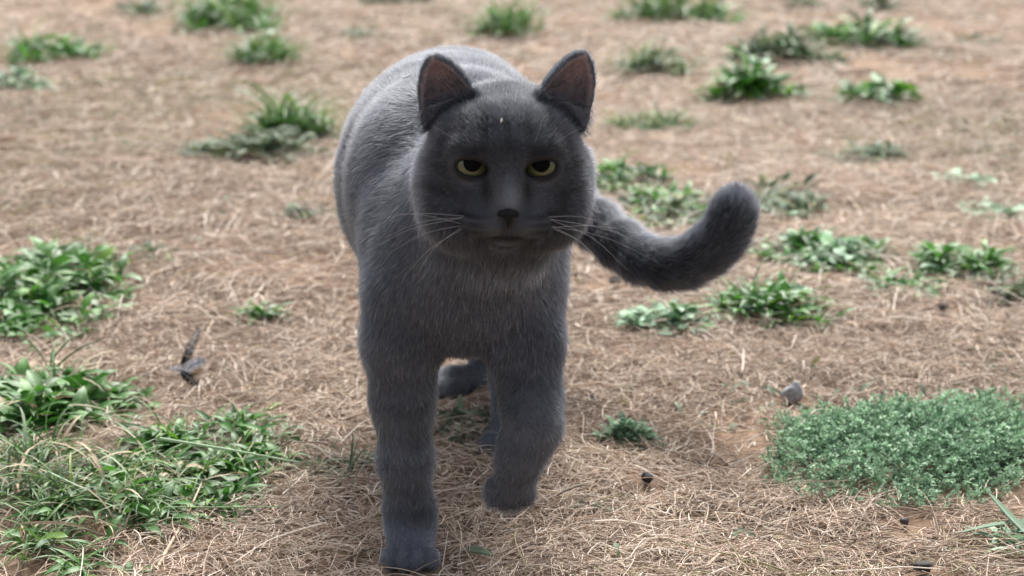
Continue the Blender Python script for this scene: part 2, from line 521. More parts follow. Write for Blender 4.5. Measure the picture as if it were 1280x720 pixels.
class Ear:
    """a scooped triangular ear: an elliptic cone hollowed from the front"""
    def __init__(s, base, tip, face, W, t=0.26):
        s.o = hp(*base); ax = np.array(tip, float) - np.array(base, float); s.H = np.linalg.norm(ax) * CM
        s.u = hv(*ax); f = hv(*face); s.f = unit(f - (f @ s.u) * s.u); s.a = np.cross(s.u, s.f)
        s.W, s.t = W * CM, t * CM
    def loc(s, P):
        q = P - s.o
        return q @ s.a, q @ s.f, q @ s.u
    def w(s, h, W):
        x = np.clip(h / s.H, -0.5, 1.2)
        g = np.where(x < 0, 1 + 0.15 * (-x), np.sqrt(np.clip(1 - np.clip(x, 0, 1) ** 1.35, 0, 1)))
        return W * g
    def outer(s, P):
        a, f, h = s.loc(P)
        w = s.w(h, s.W)
        d = (np.sqrt(a * a + (f / 0.95) ** 2) - w) * 0.85
        d = np.maximum(d, h - s.H); d = np.maximum(d, f - 0.10 * s.W)
        return np.maximum(d, -h - 0.005)
    def inner(s, P):
        a, f, h = s.loc(P)
        w = np.maximum(s.w(h + s.t * 1.3, s.W) - s.t, 0)
        d = (np.sqrt(a * a + ((f - 0.12 * s.W) / 0.98) ** 2) - w) * 0.85
        return np.maximum(d, -(h - 0.008))
    def prims(s):
        out = []
        for fn, sub, k in ((s.outer, False, 0.0035), (s.inner, True, 0.0015)):
            p = Prim(); p.f, p.sub, p.k, p.flow, p.tag = fn, sub, k, None, 'ear'
            p.c = s.o + s.u * s.H * 0.5; p.R = s.H * 0.75 + s.W
            out.append(p)
        return out

EARS = [Ear((-3.10, -0.7, 3.05), (-4.25, -1.0, 6.40), (-0.30, 1, 0.05), 1.92),
        Ear((3.30, -0.7, 3.05), (4.72, -1.0, 6.68), (0.42, 1, 0.05), 1.92)]
EYES = [hp(-1.98, 2.1, 0.30), hp(1.98, 2.1, 0.30)]

def body_prims():
    L = []
    # trunk: chest to rump, running back and to the left
    chest = at(580, 325, 1.175); ribs = np.array([-0.036, 1.27, 0.222]); loin = np.array([-0.046, 1.40, 0.216]); rump = np.array([-0.050, 1.50, 0.214])
    L.append(cone(chest, ribs, 0.054, 0.068, 0.03))
    L.append(ell(ribs, (0.074, 0.09, 0.082), 0.02, flow=np.array([-0.08, 1, 0.0])))
    L.append(ell(loin + [0, -0.02, -0.012], (0.083, 0.12, 0.082), 0.03, flow=np.array([-0.06, 1, -0.05])))
    L.append(ell(loin + [0, 0, 0.03], (0.062, 0.16, 0.046), 0.03, flow=np.array([-0.06, 1, 0.0])))
    L.append(ell(rump, (0.070, 0.075, 0.068), 0.03, flow=np.array([-0.05, 0.9, -0.4])))
    # neck and breast
    neck_a = HEAD_C + np.array([0, 0.035, 0.0]); neck_b = at(585, 300, 1.20)
    L.append(cone(neck_a, neck_b, 0.044, 0.060, 0.02))
    L.append(cone(hp(0, -1, -2.2), at(590, 360, 1.150), 0.034, 0.036, 0.025))
    L.append(cone(at(588, 340, 1.160), at(580, 366, 1.168), 0.040, 0.024, 0.028))
    # planted foreleg
    def limb(pts, k=0.012):
        for j, ((a, ra), (b, rb)) in enumerate(zip(pts[:-1], pts[1:])):
            L.append(cone(a, b, ra, rb, (0.024, 0.013)[j] if j < 2 else k))
    limb([(at(534, 318, 1.20), 0.031), (at(516, 372, 1.155), 0.0250), (at(502, 428, 1.150), 0.0215), (at(503, 500, 1.153), 0.0178), (at(507, 575, 1.152), 0.0145),
          (at(511, 625, 1.155), 0.0122), (at(513, 645, 1.155), 0.0128), (at(514, 668, 1.152), 0.0118), (at(513, 688, 1.138), 0.0140)])
    # lifted foreleg, bent at the wrist
    limb([(at(624, 318, 1.20), 0.030), (at(640, 372, 1.155), 0.0245), (at(656, 428, 1.140), 0.0212), (at(663, 495, 1.128), 0.0168), (at(666, 534, 1.110), 0.0150),
          (at(651, 568, 1.108), 0.0120), (at(642, 602, 1.116), 0.0122)])
    # hind legs
    limb([(np.array([-0.086, 1.46, 0.195]), 0.047), (np.array([-0.076, 1.40, 0.125]), 0.030), (at(612, 425, 1.545), 0.0165), (at(607, 470, 1.530), 0.0130), (at(592, 482, 1.510), 0.0135), (at(566, 479, 1.495), 0.0145)])
    limb([(np.array([-0.010, 1.46, 0.195]), 0.050), (np.array([0.000, 1.38, 0.120]), 0.030), (at(642, 470, 1.450), 0.0165), (at(634, 545, 1.385), 0.0125), (at(634, 562, 1.355), 0.0135)])
    # toes
    def toes(c, fw, side, w, r, drop=0.0, lie=None):
        for j in range(4):
            s = (j - 1.5) / 1.5
            o = np.asarray(c) + np.asarray(side) * s * w + np.asarray(fw) * (0.004 * (1 - abs(s) * 1.0)) + np.array([0, 0, -drop])
            L.append(ell(o, (r, r * 1.6, r * 1.2), 0.0025, R=np.stack([unit(side), unit(fw), unit(np.cross(side, fw))]), flow=np.asarray(fw if lie is None else lie, float)))
    X = np.array([1.0, 0, 0])
    pc = at(513, 690, 1.124); pc[2] = 0.0105
    toes(pc, (0, -1, 0), X, 0.0128, 0.0056, lie=(0, -0.45, -0.9))
    lc = at(637, 615, 1.118)
    toes(lc, unit((-0.15, 0.15, -1)), X, 0.0100, 0.0060)
    hc = at(559, 482, 1.487); hc[2] = 0.013
    toes(hc, unit((-0.75, -0.65, 0)), unit((0.65, -0.75, 0)), 0.011, 0.0078)
    hc = at(632, 566, 1.338); hc[2] = 0.013
    toes(hc, (0, -1, 0), X, 0.012, 0.0078)
    # tail
    tp = bezier([(-0.052, 1.545, 0.248), at(640, 215, 1.60), at(700, 247, 1.58), at(752, 287, 1.54), at(800, 322, 1.50), at(850, 330, 1.475), at(893, 306, 1.46), at(914, 274, 1.455), at(916, 259, 1.455)], 15)
    tr = np.interp(np.linspace(0, 1, 15), [0, 0.35, 0.75, 1], [0.0160, 0.0138, 0.0135, 0.0092])
    for i in range(14):
        L.append(cone(tp[i], tp[i + 1], tr[i], tr[i + 1], 0.012, tagname='tail'))
    return L, tp

def build_cat():
    bp, tailp = body_prims()
    prims = bp + head_prims() + EARS[0].prims() + EARS[1].prims()
    # ears first joined to the head, then the eye openings cut last
    cuts = [p for p in prims if p.sub and p.tag != 'ear']; prims = [p for p in prims if not (p.sub and p.tag != 'ear')] + cuts
    V, F = surface(prims, (-0.165, 0.985, -0.01), (0.215, 1.66, 0.375), 0.00155)
    V = relax(V, F, 4)
    Nn = vert_normals(V, F)
    # ---- masks
    ear = np.zeros(len(V)); earback = np.zeros(len(V))
    for e in EARS:
        a, f, h = e.loc(V)
        hh = h / e.H
        inside = (e.inner(V) < 0.0012) & (h > 0.004) & (h < e.H * 1.02) & (np.abs(a) < e.W) & (f > -0.9 * e.W) & ((Nn @ e.f) > -0.35)
        ear = np.maximum(ear, np.where(inside, np.clip(0.08 + (hh - 0.12) * 1.5, 0.06, 1), 0))
        earback = np.maximum(earback, ((e.outer(V) < 0.0015) & (h > 0.012) & (h < e.H * 1.1) & (np.abs(a) < 1.2 * e.W) & (np.abs(f) < 1.1 * e.W)).astype(float))
    hq = (V - HEAD_C) @ HR.T / CM            # head coordinates
    eyed = np.min([np.linalg.norm((hq - np.array([s * 1.98, 3.2, 0.25])) * np.array([1, 0.8, 1.45]), axis=1) for s in (-1, 1)], axis=0)
    inhead = np.exp(-np.maximum(0, np.linalg.norm(hq / np.array([5.2, 6.0, 5.0]), axis=1) - 0.9) * 9)
    nose_d = np.linalg.norm((hq - np.array([0, 4.6, -2.2])) * np.array([1, 1, 1.2]), axis=1)
    lid = np.clip(1 - (eyed - 0.95) / 0.35, 0, 1)
    skin = mat_cat_skin()
    me = mesh_np('body', V, F, skin, attrs={'ear': ear, 'lid': lid, 'mark_light': coat_marks_light(V)})
    root = empty('cat', (-0.03, 1.30, 0.0))
    tag(root, 'slate grey short haired cat walking forward with one forepaw lifted and tail curled up', 'cat')
    body = obj('body', me, root); body.matrix_parent_inverse = Matrix.Translation(-Vector(root.location))

    # ---- direction in which the hair lies
    flow = np.zeros_like(V)
    for p in bp:
        if p.flow is None or p.sub: continue
        w = np.exp(-np.maximum(p.f(V), -0.003) / 0.006)
        flow += np.minimum(w, 3.0)[:, None] * unit(p.flow)
    front = np.clip(-Nn[:, 1] * 1.6, 0, 1) * (V[:, 2] > 0.10) * (V[:, 1] < 1.30)
    flow = flow + front[:, None] * 3.0 * np.array([0, 0.1, -1.0])
    flow /= np.linalg.norm(flow, axis=1)[:, None] + 1e-9
    src = np.array([0, 4.9, 0.0])
    away = hq - src; away[:, 1] *= 0.6
    away /= np.linalg.norm(away, axis=1)[:, None] + 1e-9
    away_w = away @ HR
    wh = np.clip(inhead * 1.6 - 0.3, 0, 1)[:, None]
    flow = flow * (1 - wh) + away_w * wh
    for e in EARS:
        a, f, h = e.loc(V); m = (earback > 0)
        flow[m] = unit(e.u) + 0.15 * np.sign(a[m])[:, None] * e.a if False else flow[m]
        mm = m & (np.abs(a) < 1.2 * e.W) & (np.abs(f) < 1.1 * e.W) & (h > 0.004)
        flow[mm] = e.u + 0.35 * (a[mm] / e.W)[:, None] * e.a
    # ---- hair length
    ln = np.full(len(V), 0.0074)
    z = V[:, 2]
    tail_d = np.min([np.linalg.norm(V - t, axis=1) for t in tailp[2:]], axis=0)
    ln = np.where(tail_d < 0.03, 0.0140, ln)
    legm = np.clip((0.155 - z) / 0.05, 0, 1) * (tail_d > 0.03)
    ln = ln * (1 - legm) + 0.0058 * legm
    ln = ln * (0.45 + 0.55 * np.clip((z - 0.010) / 0.035, 0, 1))
    face = np.clip((hq[:, 1] - 0.0) / 3.2, 0, 1)
    hl = 0.0090 * (1 - face) + 0.0030 * face
    hl = np.where(hq[:, 2] > 1.0, np.minimum(hl, 0.0060), hl)
    ln = ln * (1 - wh[:, 0]) + hl * wh[:, 0]
    ruff = np.exp(-((hq[:, 2] + 5.5) / 2.2) ** 2) * (hq[:, 1] > -3) * (np.abs(hq[:, 0]) < 5.5)
    ln = ln + 0.0020 * ruff
    ln = np.where(earback > 0, np.minimum(ln, 0.0030), ln)
    ln = np.where(ear > 0.05, 0.0030 + 0.0062 * np.clip(0.9 - ear, 0, 1), ln)
    ln = np.where(eyed < 1.45, np.minimum(ln, 0.0018), ln)
    ln = np.where(nose_d < 2.6, np.minimum(ln, 0.0012 + 0.0005 * np.maximum(0, nose_d - 1.0)), ln)
    den = np.ones(len(V))
    den = den + 2.2 * wh[:, 0] * (hq[:, 1] > -1)
    den = np.where(eyed < 1.0, 0.0, den)
    den = np.where(ear > 0.05, 0.9, den)
    den = np.where((earback > 0) & (ear < 0.05), 3.5, den)
    den *= np.where(Nn[:, 1] > 0.45, 0.45, 1.0)
    den *= np.where(tail_d < 0.03, 1.4, 1.0)
    den *= np.where(z < 0.04, 1.8, 1.0)
    cond_nose = (np.abs(hq[:, 0]) < 0.75) & (hq[:, 1] > 4.1) & (hq[:, 2] < -1.6) & (hq[:, 2] > -2.9)
    den = np.where(cond_nose, 0.0, den)
    fur(V, F, Nn, flow, ln, den, 500000, body, root, ear)
    face_parts(root, V, F)
    return root, V, F

def mat_cat_skin():
    m, nt, out = new_mat('cat_skin')
    L = nt.links.new
    a = N(nt, 'ShaderNodeAttribute', attribute_name='ear')
    mx = N(nt, 'ShaderNodeMix', data_type='RGBA')
    mk = N(nt, 'ShaderNodeAttribute', attribute_name='mark_light')
    mm = N(nt, 'ShaderNodeMix', data_type='RGBA', blend_type='MULTIPLY'); mm.inputs['Factor'].default_value = 1.0; mm.inputs['A'].default_value = (0.062, 0.065, 0.075, 1)
    L(mk.outputs['Fac'], mm.inputs['B']); L(mm.outputs['Result'], mx.inputs['A'])
    mx.inputs['B'].default_value = (0.25, 0.185, 0.185, 1)
    L(a.outputs['Fac'], mx.inputs['Factor'])
    l = N(nt, 'ShaderNodeAttribute', attribute_name='lid')
    m2 = N(nt, 'ShaderNodeMix', data_type='RGBA'); m2.inputs['B'].default_value = (0.012, 0.011, 0.012, 1)
    L(l.outputs['Fac'], m2.inputs['Factor']); L(mx.outputs['Result'], m2.inputs['A'])
    p = N(nt, 'ShaderNodeBsdfPrincipled', Roughness=0.75); p.inputs['Specular IOR Level'].default_value = 0.2
    L(m2.outputs['Result'], p.inputs['Base Color'])
    p.inputs['Subsurface Weight'].default_value = 0.0
    L(p.outputs[0], out.inputs[0])
    return m

def mat_fur():
    m, nt, out = new_mat('cat_fur')
    L = nt.links.new
    hi = N(nt, 'ShaderNodeHairInfo')
    t = N(nt, 'ShaderNodeAttribute', attribute_name='tint')
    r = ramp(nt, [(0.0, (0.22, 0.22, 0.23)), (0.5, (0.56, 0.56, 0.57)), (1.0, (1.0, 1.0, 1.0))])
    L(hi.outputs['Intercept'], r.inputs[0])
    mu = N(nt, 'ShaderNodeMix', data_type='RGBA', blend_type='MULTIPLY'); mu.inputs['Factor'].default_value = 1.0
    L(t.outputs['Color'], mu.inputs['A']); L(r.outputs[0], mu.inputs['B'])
    p = N(nt, 'ShaderNodeBsdfPrincipled', Roughness=0.55); p.inputs['Specular IOR Level'].default_value = 0.22
    L(mu.outputs['Result'], p.inputs['Base Color'])
    t2 = N(nt, 'ShaderNodeBsdfTranslucent')
    br = N(nt, 'ShaderNodeMix', data_type='RGBA', blend_type='MULTIPLY'); br.inputs['Factor'].default_value = 1.0
    br.inputs['B'].default_value = (2.6, 2.6, 2.6, 1)
    L(mu.outputs['Result'], br.inputs['A']); L(br.outputs['Result'], t2.inputs['Color'])
    ms = N(nt, 'ShaderNodeMixShader'); ms.inputs[0].default_value = 0.19
    L(p.outputs[0], ms.inputs[1]); L(t2.outputs[0], ms.inputs[2])
    h = N(nt, 'ShaderNodeBsdfHairPrincipled'); h.model = 'CHIANG'; h.parametrization = 'COLOR'
    h.inputs['Roughness'].default_value = 0.5; h.inputs['Radial Roughness'].default_value = 0.6; h.inputs['IOR'].default_value = 1.35
    L(mu.outputs['Result'], h.inputs['Color'])
    m3 = N(nt, 'ShaderNodeMixShader'); m3.inputs[0].default_value = 0.35
    L(ms.outputs[0], m3.inputs[1]); L(h.outputs[0], m3.inputs[2]); L(m3.outputs[0], out.inputs[0])
    return m

def coat_marks_light(p):
    """ghost markings and painted light in the coat: 1 is the plain grey"""
    w1 = Wave(31, 3, 110.0); w2 = Wave(32, 3, 300.0); w4 = Wave(34, 3, 60.0)
    h = (p - HEAD_C) @ HR.T / CM
    x, f, z = np.abs(h[:, 0]), h[:, 1], h[:, 2]
    fr = np.clip((f - 0.8) / 1.0, 0, 1)
    bump = lambda v, c0, w: np.exp(-((v - c0) / w) ** 2)
    hd = np.clip(1.4 - np.linalg.norm(h / np.array([5.5, 6.0, 5.0]), axis=1), 0, 0.4) / 0.4
    mk = (1.38 - 0.38 * hd) * (1 - 0.34 * fr * hd)  # face painted darker, as if turned away from the light
    mk *= 1 + 0.30 * np.clip((0.035 - p[:, 2]) / 0.012, 0, 1)                                      # paler paws
    mk *= 1 + 1.0 * np.clip((x - 4.1) / 0.7, 0, 1) * np.clip(hd * 2, 0, 1) * (z < 1.5)            # backlit rim of the cheeks, painted into the coat
    mk *= 1 + 0.35 * bump(z, -2.8, 0.6) * bump(x, 1.3, 1.0) * fr  # whisker pads painted lighter, as if catching light from above
    mk *= 1 + 1.2 * bump(h[:, 2], -6.3, 0.75) * bump(h[:, 0], 1.2, 3.2) * (f > -3) * (1 - hd)        # pale band at the throat
    mk *= 1 + 0.10 * np.sin(p[:, 2] * 330 + 1.5 * w4(p)) * (p[:, 2] < 0.15) * (p[:, 1] < 1.3)                       # faint bands on the legs
    mk *= 1 + 0.06 * w1(p) + 0.12 * hd * w2(p)
    mk *= 1 + 2.2 * bump(x, 0, 0.62) * bump(z, -1.25, 0.85) * fr                      # sheen painted on the bridge of the nose
    mk *= 1 - 0.75 * bump(x, 1.15, 0.27) * bump(z, -0.85, 0.8) * fr                 # tear lines
    mk *= 1 - 0.70 * bump(z + 0.10 * x, 1.3, 0.42) * bump(x, 2.0, 0.9) * fr         # above the eyes
    mk *= 1 + 0.65 * bump(z, -0.65, 0.35) * bump(x, 2.0, 0.7) * fr                   # below the eyes
    for zr in (-2.35, -2.80, -3.22):                                                # whisker rows
        mk *= 1 - 0.85 * bump(z - 0.10 * (x - 1.6) ** 2, zr, 0.15) * bump(x, 2.1, 0.9) * fr
    mk *= 1 - 0.85 * bump(z, -3.62 , 0.22) * bump(x, 0, 1.7) * fr                    # lips
    mk *= 1 + 0.8 * bump(z, -4.35, 0.4) * bump(x, 0, 1.2) * fr                       # chin
    mk *= 1 - 0.40 * (np.cos(x * 5.2) > 0.55) * bump(z, 2.6, 1.1) * fr               # forehead lines
    mk *= 1 - 0.40 * bump(z - 0.25 * x, -0.7, 0.22) * bump(x, 3.9, 0.9)              # cheek lines
    mk *= 1 - 0.40 * bump(z - 0.25 * x, -2.0, 0.25) * bump(x, 3.9, 0.9)
    return np.clip(mk, 0.12, 2.6)

def fur(V, F, Nn, flow, ln, den, count, body, root, ear):
    r = np.random.default_rng(77)
    fa = np.linalg.norm(np.cross(V[F[:, 2]] - V[F[:, 0]], V[F[:, 3]] - V[F[:, 1]]), axis=1) * 0.5
    w = fa * den[F].min(1)
    pick = np.searchsorted(np.cumsum(w) / w.sum(), r.random(count)).clip(0, len(F) - 1)
    u, v = r.random(count)[:, None], r.random(count)[:, None]
    q = F[pick]
    def lerp(A):
        A = A if A.ndim == 2 else A[:, None]
        return (A[q[:, 0]] * (1 - u) + A[q[:, 1]] * u) * (1 - v) + (A[q[:, 3]] * (1 - u) + A[q[:, 2]] * u) * v
    p, n, t, L = lerp(V), lerp(Nn), lerp(flow), lerp(ln)[:, 0]
    n /= np.linalg.norm(n, axis=1)[:, None] + 1e-9
    t = t - (t * n).sum(1)[:, None] * n
    t /= np.linalg.norm(t, axis=1)[:, None] + 1e-6
    b = np.cross(n, t)
    # locks: direction and length wander slowly over the coat
    w1 = Wave(31, 3, 110.0); w2 = Wave(32, 3, 300.0); w3 = Wave(33, 3, 150.0); w4 = Wave(34, 3, 60.0)
    sw = 0.16 * w1(p) + 0.14 * w2(p) + r.normal(0, 0.16, count)
    sw = np.where((p[:, 0] > 0.02) & (p[:, 1] > 1.40) & (p[:, 2] > 0.1), 0.35 * sw, sw)      # the tail lies smooth
    t = t * np.cos(sw)[:, None] + b * np.sin(sw)[:, None]
    ang0 = np.clip(0.70 + 0.08 * w3(p) + r.normal(0, 0.14, count), 0.15, 1.3)
    ang1 = np.clip(0.20 + 0.09 * w3(p) + r.normal(0, 0.12, count), -0.1, 0.9)
    L = L * r.uniform(0.66, 1.15, count) * (1 + 0.5 * (r.random(count) < 0.06)) * (1 + 0.10 * w4(p))
    k = 5
    P = np.zeros((count, k, 3)); c = p - n * 0.0004
    for i in range(k):
        P[:, i] = c
        a = ang0 + (ang1 - ang0) * (i / (k - 1))
        c = c + (L / (k - 1))[:, None] * (np.sin(a)[:, None] * n + np.cos(a)[:, None] * t)
    P[:, :, 2] = np.maximum(P[:, :, 2], 0.001)
    base = 0.000086 * np.clip(L / 0.008, 0.7, 1.1)
    R = base[:, None] * np.array([1.0, 1.0, 0.9, 0.65, 0.2])[None]
    e = lerp(ear)[:, 0]
    g = r.uniform(0.75, 1.3, count) * (1 + 0.10 * w4(p) + 0.08 * w1(p))
    col = np.array([0.106, 0.118, 0.148])[None] * g[:, None]
    col = np.where((r.random(count) < 0.03)[:, None], np.array([[0.36, 0.36, 0.38]]), col)
    ec = np.array([[0.14, 0.145, 0.165]]) * (1 + 0.9 * (r.random(count) < 0.25))[:, None] + np.clip(e - 0.15, 0, 1)[:, None] * np.array([[0.15, 0.105, 0.105]])
    col = np.where((e > 0.05)[:, None], ec * g[:, None], col)
    # ghost markings and the light painted into the coat
    mk = coat_marks_light(p)
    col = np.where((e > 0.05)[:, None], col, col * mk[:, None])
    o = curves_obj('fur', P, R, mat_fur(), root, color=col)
    o.matrix_parent_inverse = Matrix.Translation(-Vector(root.location))
    o['kind'] = 'stuff'

def world_child(name, me, root, axes=None, loc=None):
    o = bpy.data.objects.new(name, me); link(o, root)
    mw = Matrix.Identity(4)
    if axes is not None:
        for j in range(3):
            for i in range(3): mw[i][j] = axes[j][i]
    if loc is not None: mw.translation = Vector(loc)
    inv = Matrix.Identity(4)
    pr = root
    o.matrix_parent_inverse = Matrix.Identity(4)
    o.matrix_basis = world_of(pr).inverted() @ mw
    return o

def world_of(o):
    m = o.matrix_parent_inverse @ o.matrix_basis if o.parent else o.matrix_basis.copy()
    return world_of(o.parent) @ m if o.parent else m

def face_parts(root, V, F):
    # eyes: looking along the head's forward axis, a touch inwards
    m_iris, nt, out = new_mat('cat_iris'); L = nt.links.new
    tc = N(nt, 'ShaderNodeTexCoord'); sx = N(nt, 'ShaderNodeSeparateXYZ'); L(tc.outputs['Object'], sx.inputs[0])
    cb = N(nt, 'ShaderNodeCombineXYZ'); L(sx.outputs[0], cb.inputs[0]); L(sx.outputs[2], cb.inputs[2])
    le = N(nt, 'ShaderNodeVectorMath', operation='LENGTH'); L(cb.outputs[0], le.inputs[0])
    mp = N(nt, 'ShaderNodeMapRange'); mp.inputs['From Max'].default_value = 0.0112; L(le.outputs['Value'], mp.inputs[0])
    nz = N(nt, 'ShaderNodeTexNoise', Scale=900.0, Detail=3.0); L(tc.outputs['Object'], nz.inputs['Vector'])
    ad = N(nt, 'ShaderNodeMath', operation='MULTIPLY_ADD'); ad.inputs[1].default_value = 0.16; L(nz.outputs['Fac'], ad.inputs[0]); L(mp.outputs[0], ad.inputs[2])
    r = ramp(nt, [(0.35, (0.036, 0.045, 0.016)), (0.70, (0.066, 0.074, 0.033)), (0.92, (0.045, 0.046, 0.020)), (1.0, (0.02, 0.02, 0.015))]); L(ad.outputs[0], r.inputs[0])
    p = N(nt, 'ShaderNodeBsdfPrincipled', Roughness=0.25); p.inputs['Coat Weight'].default_value = 0.3; p.inputs['Coat Roughness'].default_value = 0.03
    L(r.outputs[0], p.inputs['Base Color']); L(p.outputs[0], out.inputs[0])
    m_pupil = simple_mat('cat_pupil', (0.002, 0.002, 0.002), 0.4, 0.04)
    def ball(rad, cap=None, seg=40, rings=28):
        th = np.linspace(0, np.pi if cap is None else cap, rings); ph = np.linspace(0, 2 * np.pi, seg, endpoint=False)
        T, Pp = np.meshgrid(th, ph, indexing='ij')
        Vv = rad * np.stack([np.sin(T) * np.cos(Pp), np.cos(T), np.sin(T) * np.sin(Pp)], -1).reshape(-1, 3)
        q = []
        for i in range(rings - 1):
            for j in range(seg):
                j2 = (j + 1) % seg
                q.append((i * seg + j, (i + 1) * seg + j, (i + 1) * seg + j2, i * seg + j2))
        return Vv, np.array(q)
    me_eye = mesh_np('eye', *ball(0.0113), m_iris)
    me_pup = mesh_np('pupil', *ball(0.01142, cap=0.47, rings=8), m_pupil)
    for s, c in zip((-1, 1), EYES):
        fw = hv(-0.02 * s, 1, 0.24); up = unit(HU - (HU @ fw) * fw); rt = np.cross(fw, up)
        e = world_child('eye', me_eye, root, (rt, fw, up), c)
        world_child('pupil', me_pup, e, (rt, fw, up), c)
    # nose leather
    S = 0.001
    pr = [cone((-5.2 * S, 0, 2.2 * S), (5.2 * S, 0, 2.2 * S), 2.3 * S, 2.3 * S, 2 * S), cone((0, 1.2 * S, 2.4 * S), (0, 0.6 * S, -4.0 * S), 3.4 * S, 1.3 * S, 3 * S),
          cone((0, 2 * S, -3 * S), (0, -1 * S, -8 * S), 0.9 * S, 0.5 * S, 1.5 * S)]
    for s in (-1, 1):
        pr.append(ell((s * 3.9 * S, 1.9 * S, 0.1 * S), (1.7 * S, 2.2 * S, 0.8 * S), 0.8 * S, sub=True))
    nv, nf = surface(pr, (-0.010, -0.008, -0.012), (0.010, 0.008, 0.009), 0.0005)
    nm = simple_mat('nose_leather', (0.010, 0.010, 0.013), 0.65, 0.12, noise=1500.0, var=0.3)
    world_child('nose', mesh_np('nose', nv, nf, nm), root, (0.84 * HX, 0.9 * HF, 0.84 * HU), hp(0.03, 4.92, -2.3))
    # whiskers
    wm, nt, out = new_mat('whisker'); p = N(nt, 'ShaderNodeBsdfPrincipled', Roughness=0.35); p.inputs['Base Color'].default_value = (0.28, 0.28, 0.30, 1); nt.links.new(p.outputs[0], out.inputs[0])
    r = np.random.default_rng(4)
    tips = {-1: [(-6.6, 1.0, -3.0), (-6.2, 1.6, -3.7), (-6.9, 1.2, -4.7), (-6.3, 1.6, -5.2), (-5.5, 1.7, -5.7), (-4.7, 2.0, -5.9), (-5.9, 0.8, -2.4)],
            1: [(6.4, 1.0, -3.2), (7.6, 0.8, -4.6), (6.9, 1.2, -5.3), (8.4, 0.4, -5.0), (6.0, 1.2, -5.6), (5.3, 1.6, -5.4), (6.9, 0.6, -3.8)]}
    for s in (-1, 1):
        for j, tip in enumerate(tips[s]):
            a = np.array([s * (1.55 + 0.28 * (j % 3)), 4.0 - 0.16 * (j % 3), -2.45 - 0.32 * (j // 3)])
            tip = a + (np.array(tip, float) - a) * r.uniform(1.0, 1.3) + r.normal(0, 0.3, 3) - np.array([0, 0, 0.25])
            mid = (a + tip) / 2 + np.array([0.35 * s, 0.55, 0.42])
            pts = bezier([hp(*a), hp(*mid), hp(*tip)], 9)
            v, f = tube(pts, np.linspace(0.00016, 0.00004, 9), 5)
            world_child('whisker', mesh_np('whisker', v, f, wm), root)
    for s in (-1, 1):
        for j in range(3):
            a = np.array([s * (1.5 + 0.4 * j), 3.0 - 0.2 * j, 1.35]); tip = a + np.array([s * (0.5 + 0.7 * j), 1.0, 2.0 - 0.35 * j])
            mid = (a + tip) / 2 + np.array([0, 0.3, 0.1])
            v, f = tube(bezier([hp(*a), hp(*mid), hp(*tip)], 7), np.linspace(0.00010, 0.00003, 7), 4)
            world_child('whisker', mesh_np('whisker', v, f, wm), root)

cat_root, CV, CF = build_cat()

# ------------------------------------------------------------------ plants
def leaf_geom(L, W, rise, droop, fold, shape='ovate', nseg=6, wav=0.0, seed=0):
    """one leaf along +Y, its base at the origin -> V, F, across"""
    r = np.random.default_rng(seed)
    t = np.linspace(0, 1, nseg + 1)
    if shape == 'ovate': w = np.sin(np.pi * np.clip(t, 0, 1) ** 0.85) ** 0.8 * (1 - 0.25 * t)
    elif shape == 'lance': w = np.sin(np.pi * t ** 0.75) ** 0.9
    elif shape == 'spoon': w = 0.14 + 0.86 * np.sin(np.pi * np.clip((t - 0.30) / 0.70, 0, 1)) ** 0.7
    else: w = np.sqrt(np.clip(1 - t ** 1.8, 0, 1))
    if shape != 'blade': w = np.maximum(w, 0.10 * (t < 0.9)); w[-1] = 0.02
    w = w * (1 + wav * r.normal(0, 1, nseg + 1)) * W / 2
    ang = rise - (rise + droop) * t
    y = np.concatenate([[0], np.cumsum(np.cos((ang[1:] + ang[:-1]) / 2))]) * L / nseg
    z = np.concatenate([[0], np.cumsum(np.sin((ang[1:] + ang[:-1]) / 2))]) * L / nseg
    sx = r.normal(0, 0.06) * L * t ** 2
    V, ac = [], []
    for i in range(nseg + 1):
        for s in (-1, 0, 1):
            V.append((sx[i] + s * w[i] * math.cos(fold), y[i], z[i] + abs(s) * w[i] * math.sin(fold) + wav * 0.3 * w[i] * s * r.normal()))
            ac.append(abs(s))
    F = []
    for i in range(nseg):
        for j in (0, 1):
            a = i * 3 + j
            F.append((a, a + 1, a + 4, a + 3))
    return np.array(V), np.array(F), np.array(ac, float)

def frame(base, az, roll=0.0, scale=1.0, tilt=0.0):
    """4x4: the leaf points to azimuth az, tipped up by tilt, rolled about its own length"""
    M = Matrix.Translation(Vector(base)) @ Matrix.Rotation(az - math.pi / 2, 4, 'Z') @ Matrix.Rotation(tilt, 4, 'X') @ Matrix.Rotation(roll, 4, 'Y') @ Matrix.Scale(scale, 4)
    return M

def joined(geoms, mats_4x4, picks, tints):
    Vs, Fs, ac, ti, o = [], [], [], [], 0
    for M, k, t in zip(mats_4x4, picks, tints):
        V, F, a = geoms[k][:3]
        A = np.array(M)
        Vs.append(V @ A[:3, :3].T + A[:3, 3]); Fs.append(F + o); ac.append(a)
        tv = geoms[k][3] if len(geoms[k]) > 3 else 0
        ti.append(np.full(len(V), t) + tv); o += len(V)
    return np.concatenate(Vs), np.concatenate(Fs), np.concatenate(ac), np.mod(np.concatenate(ti), 0.999)

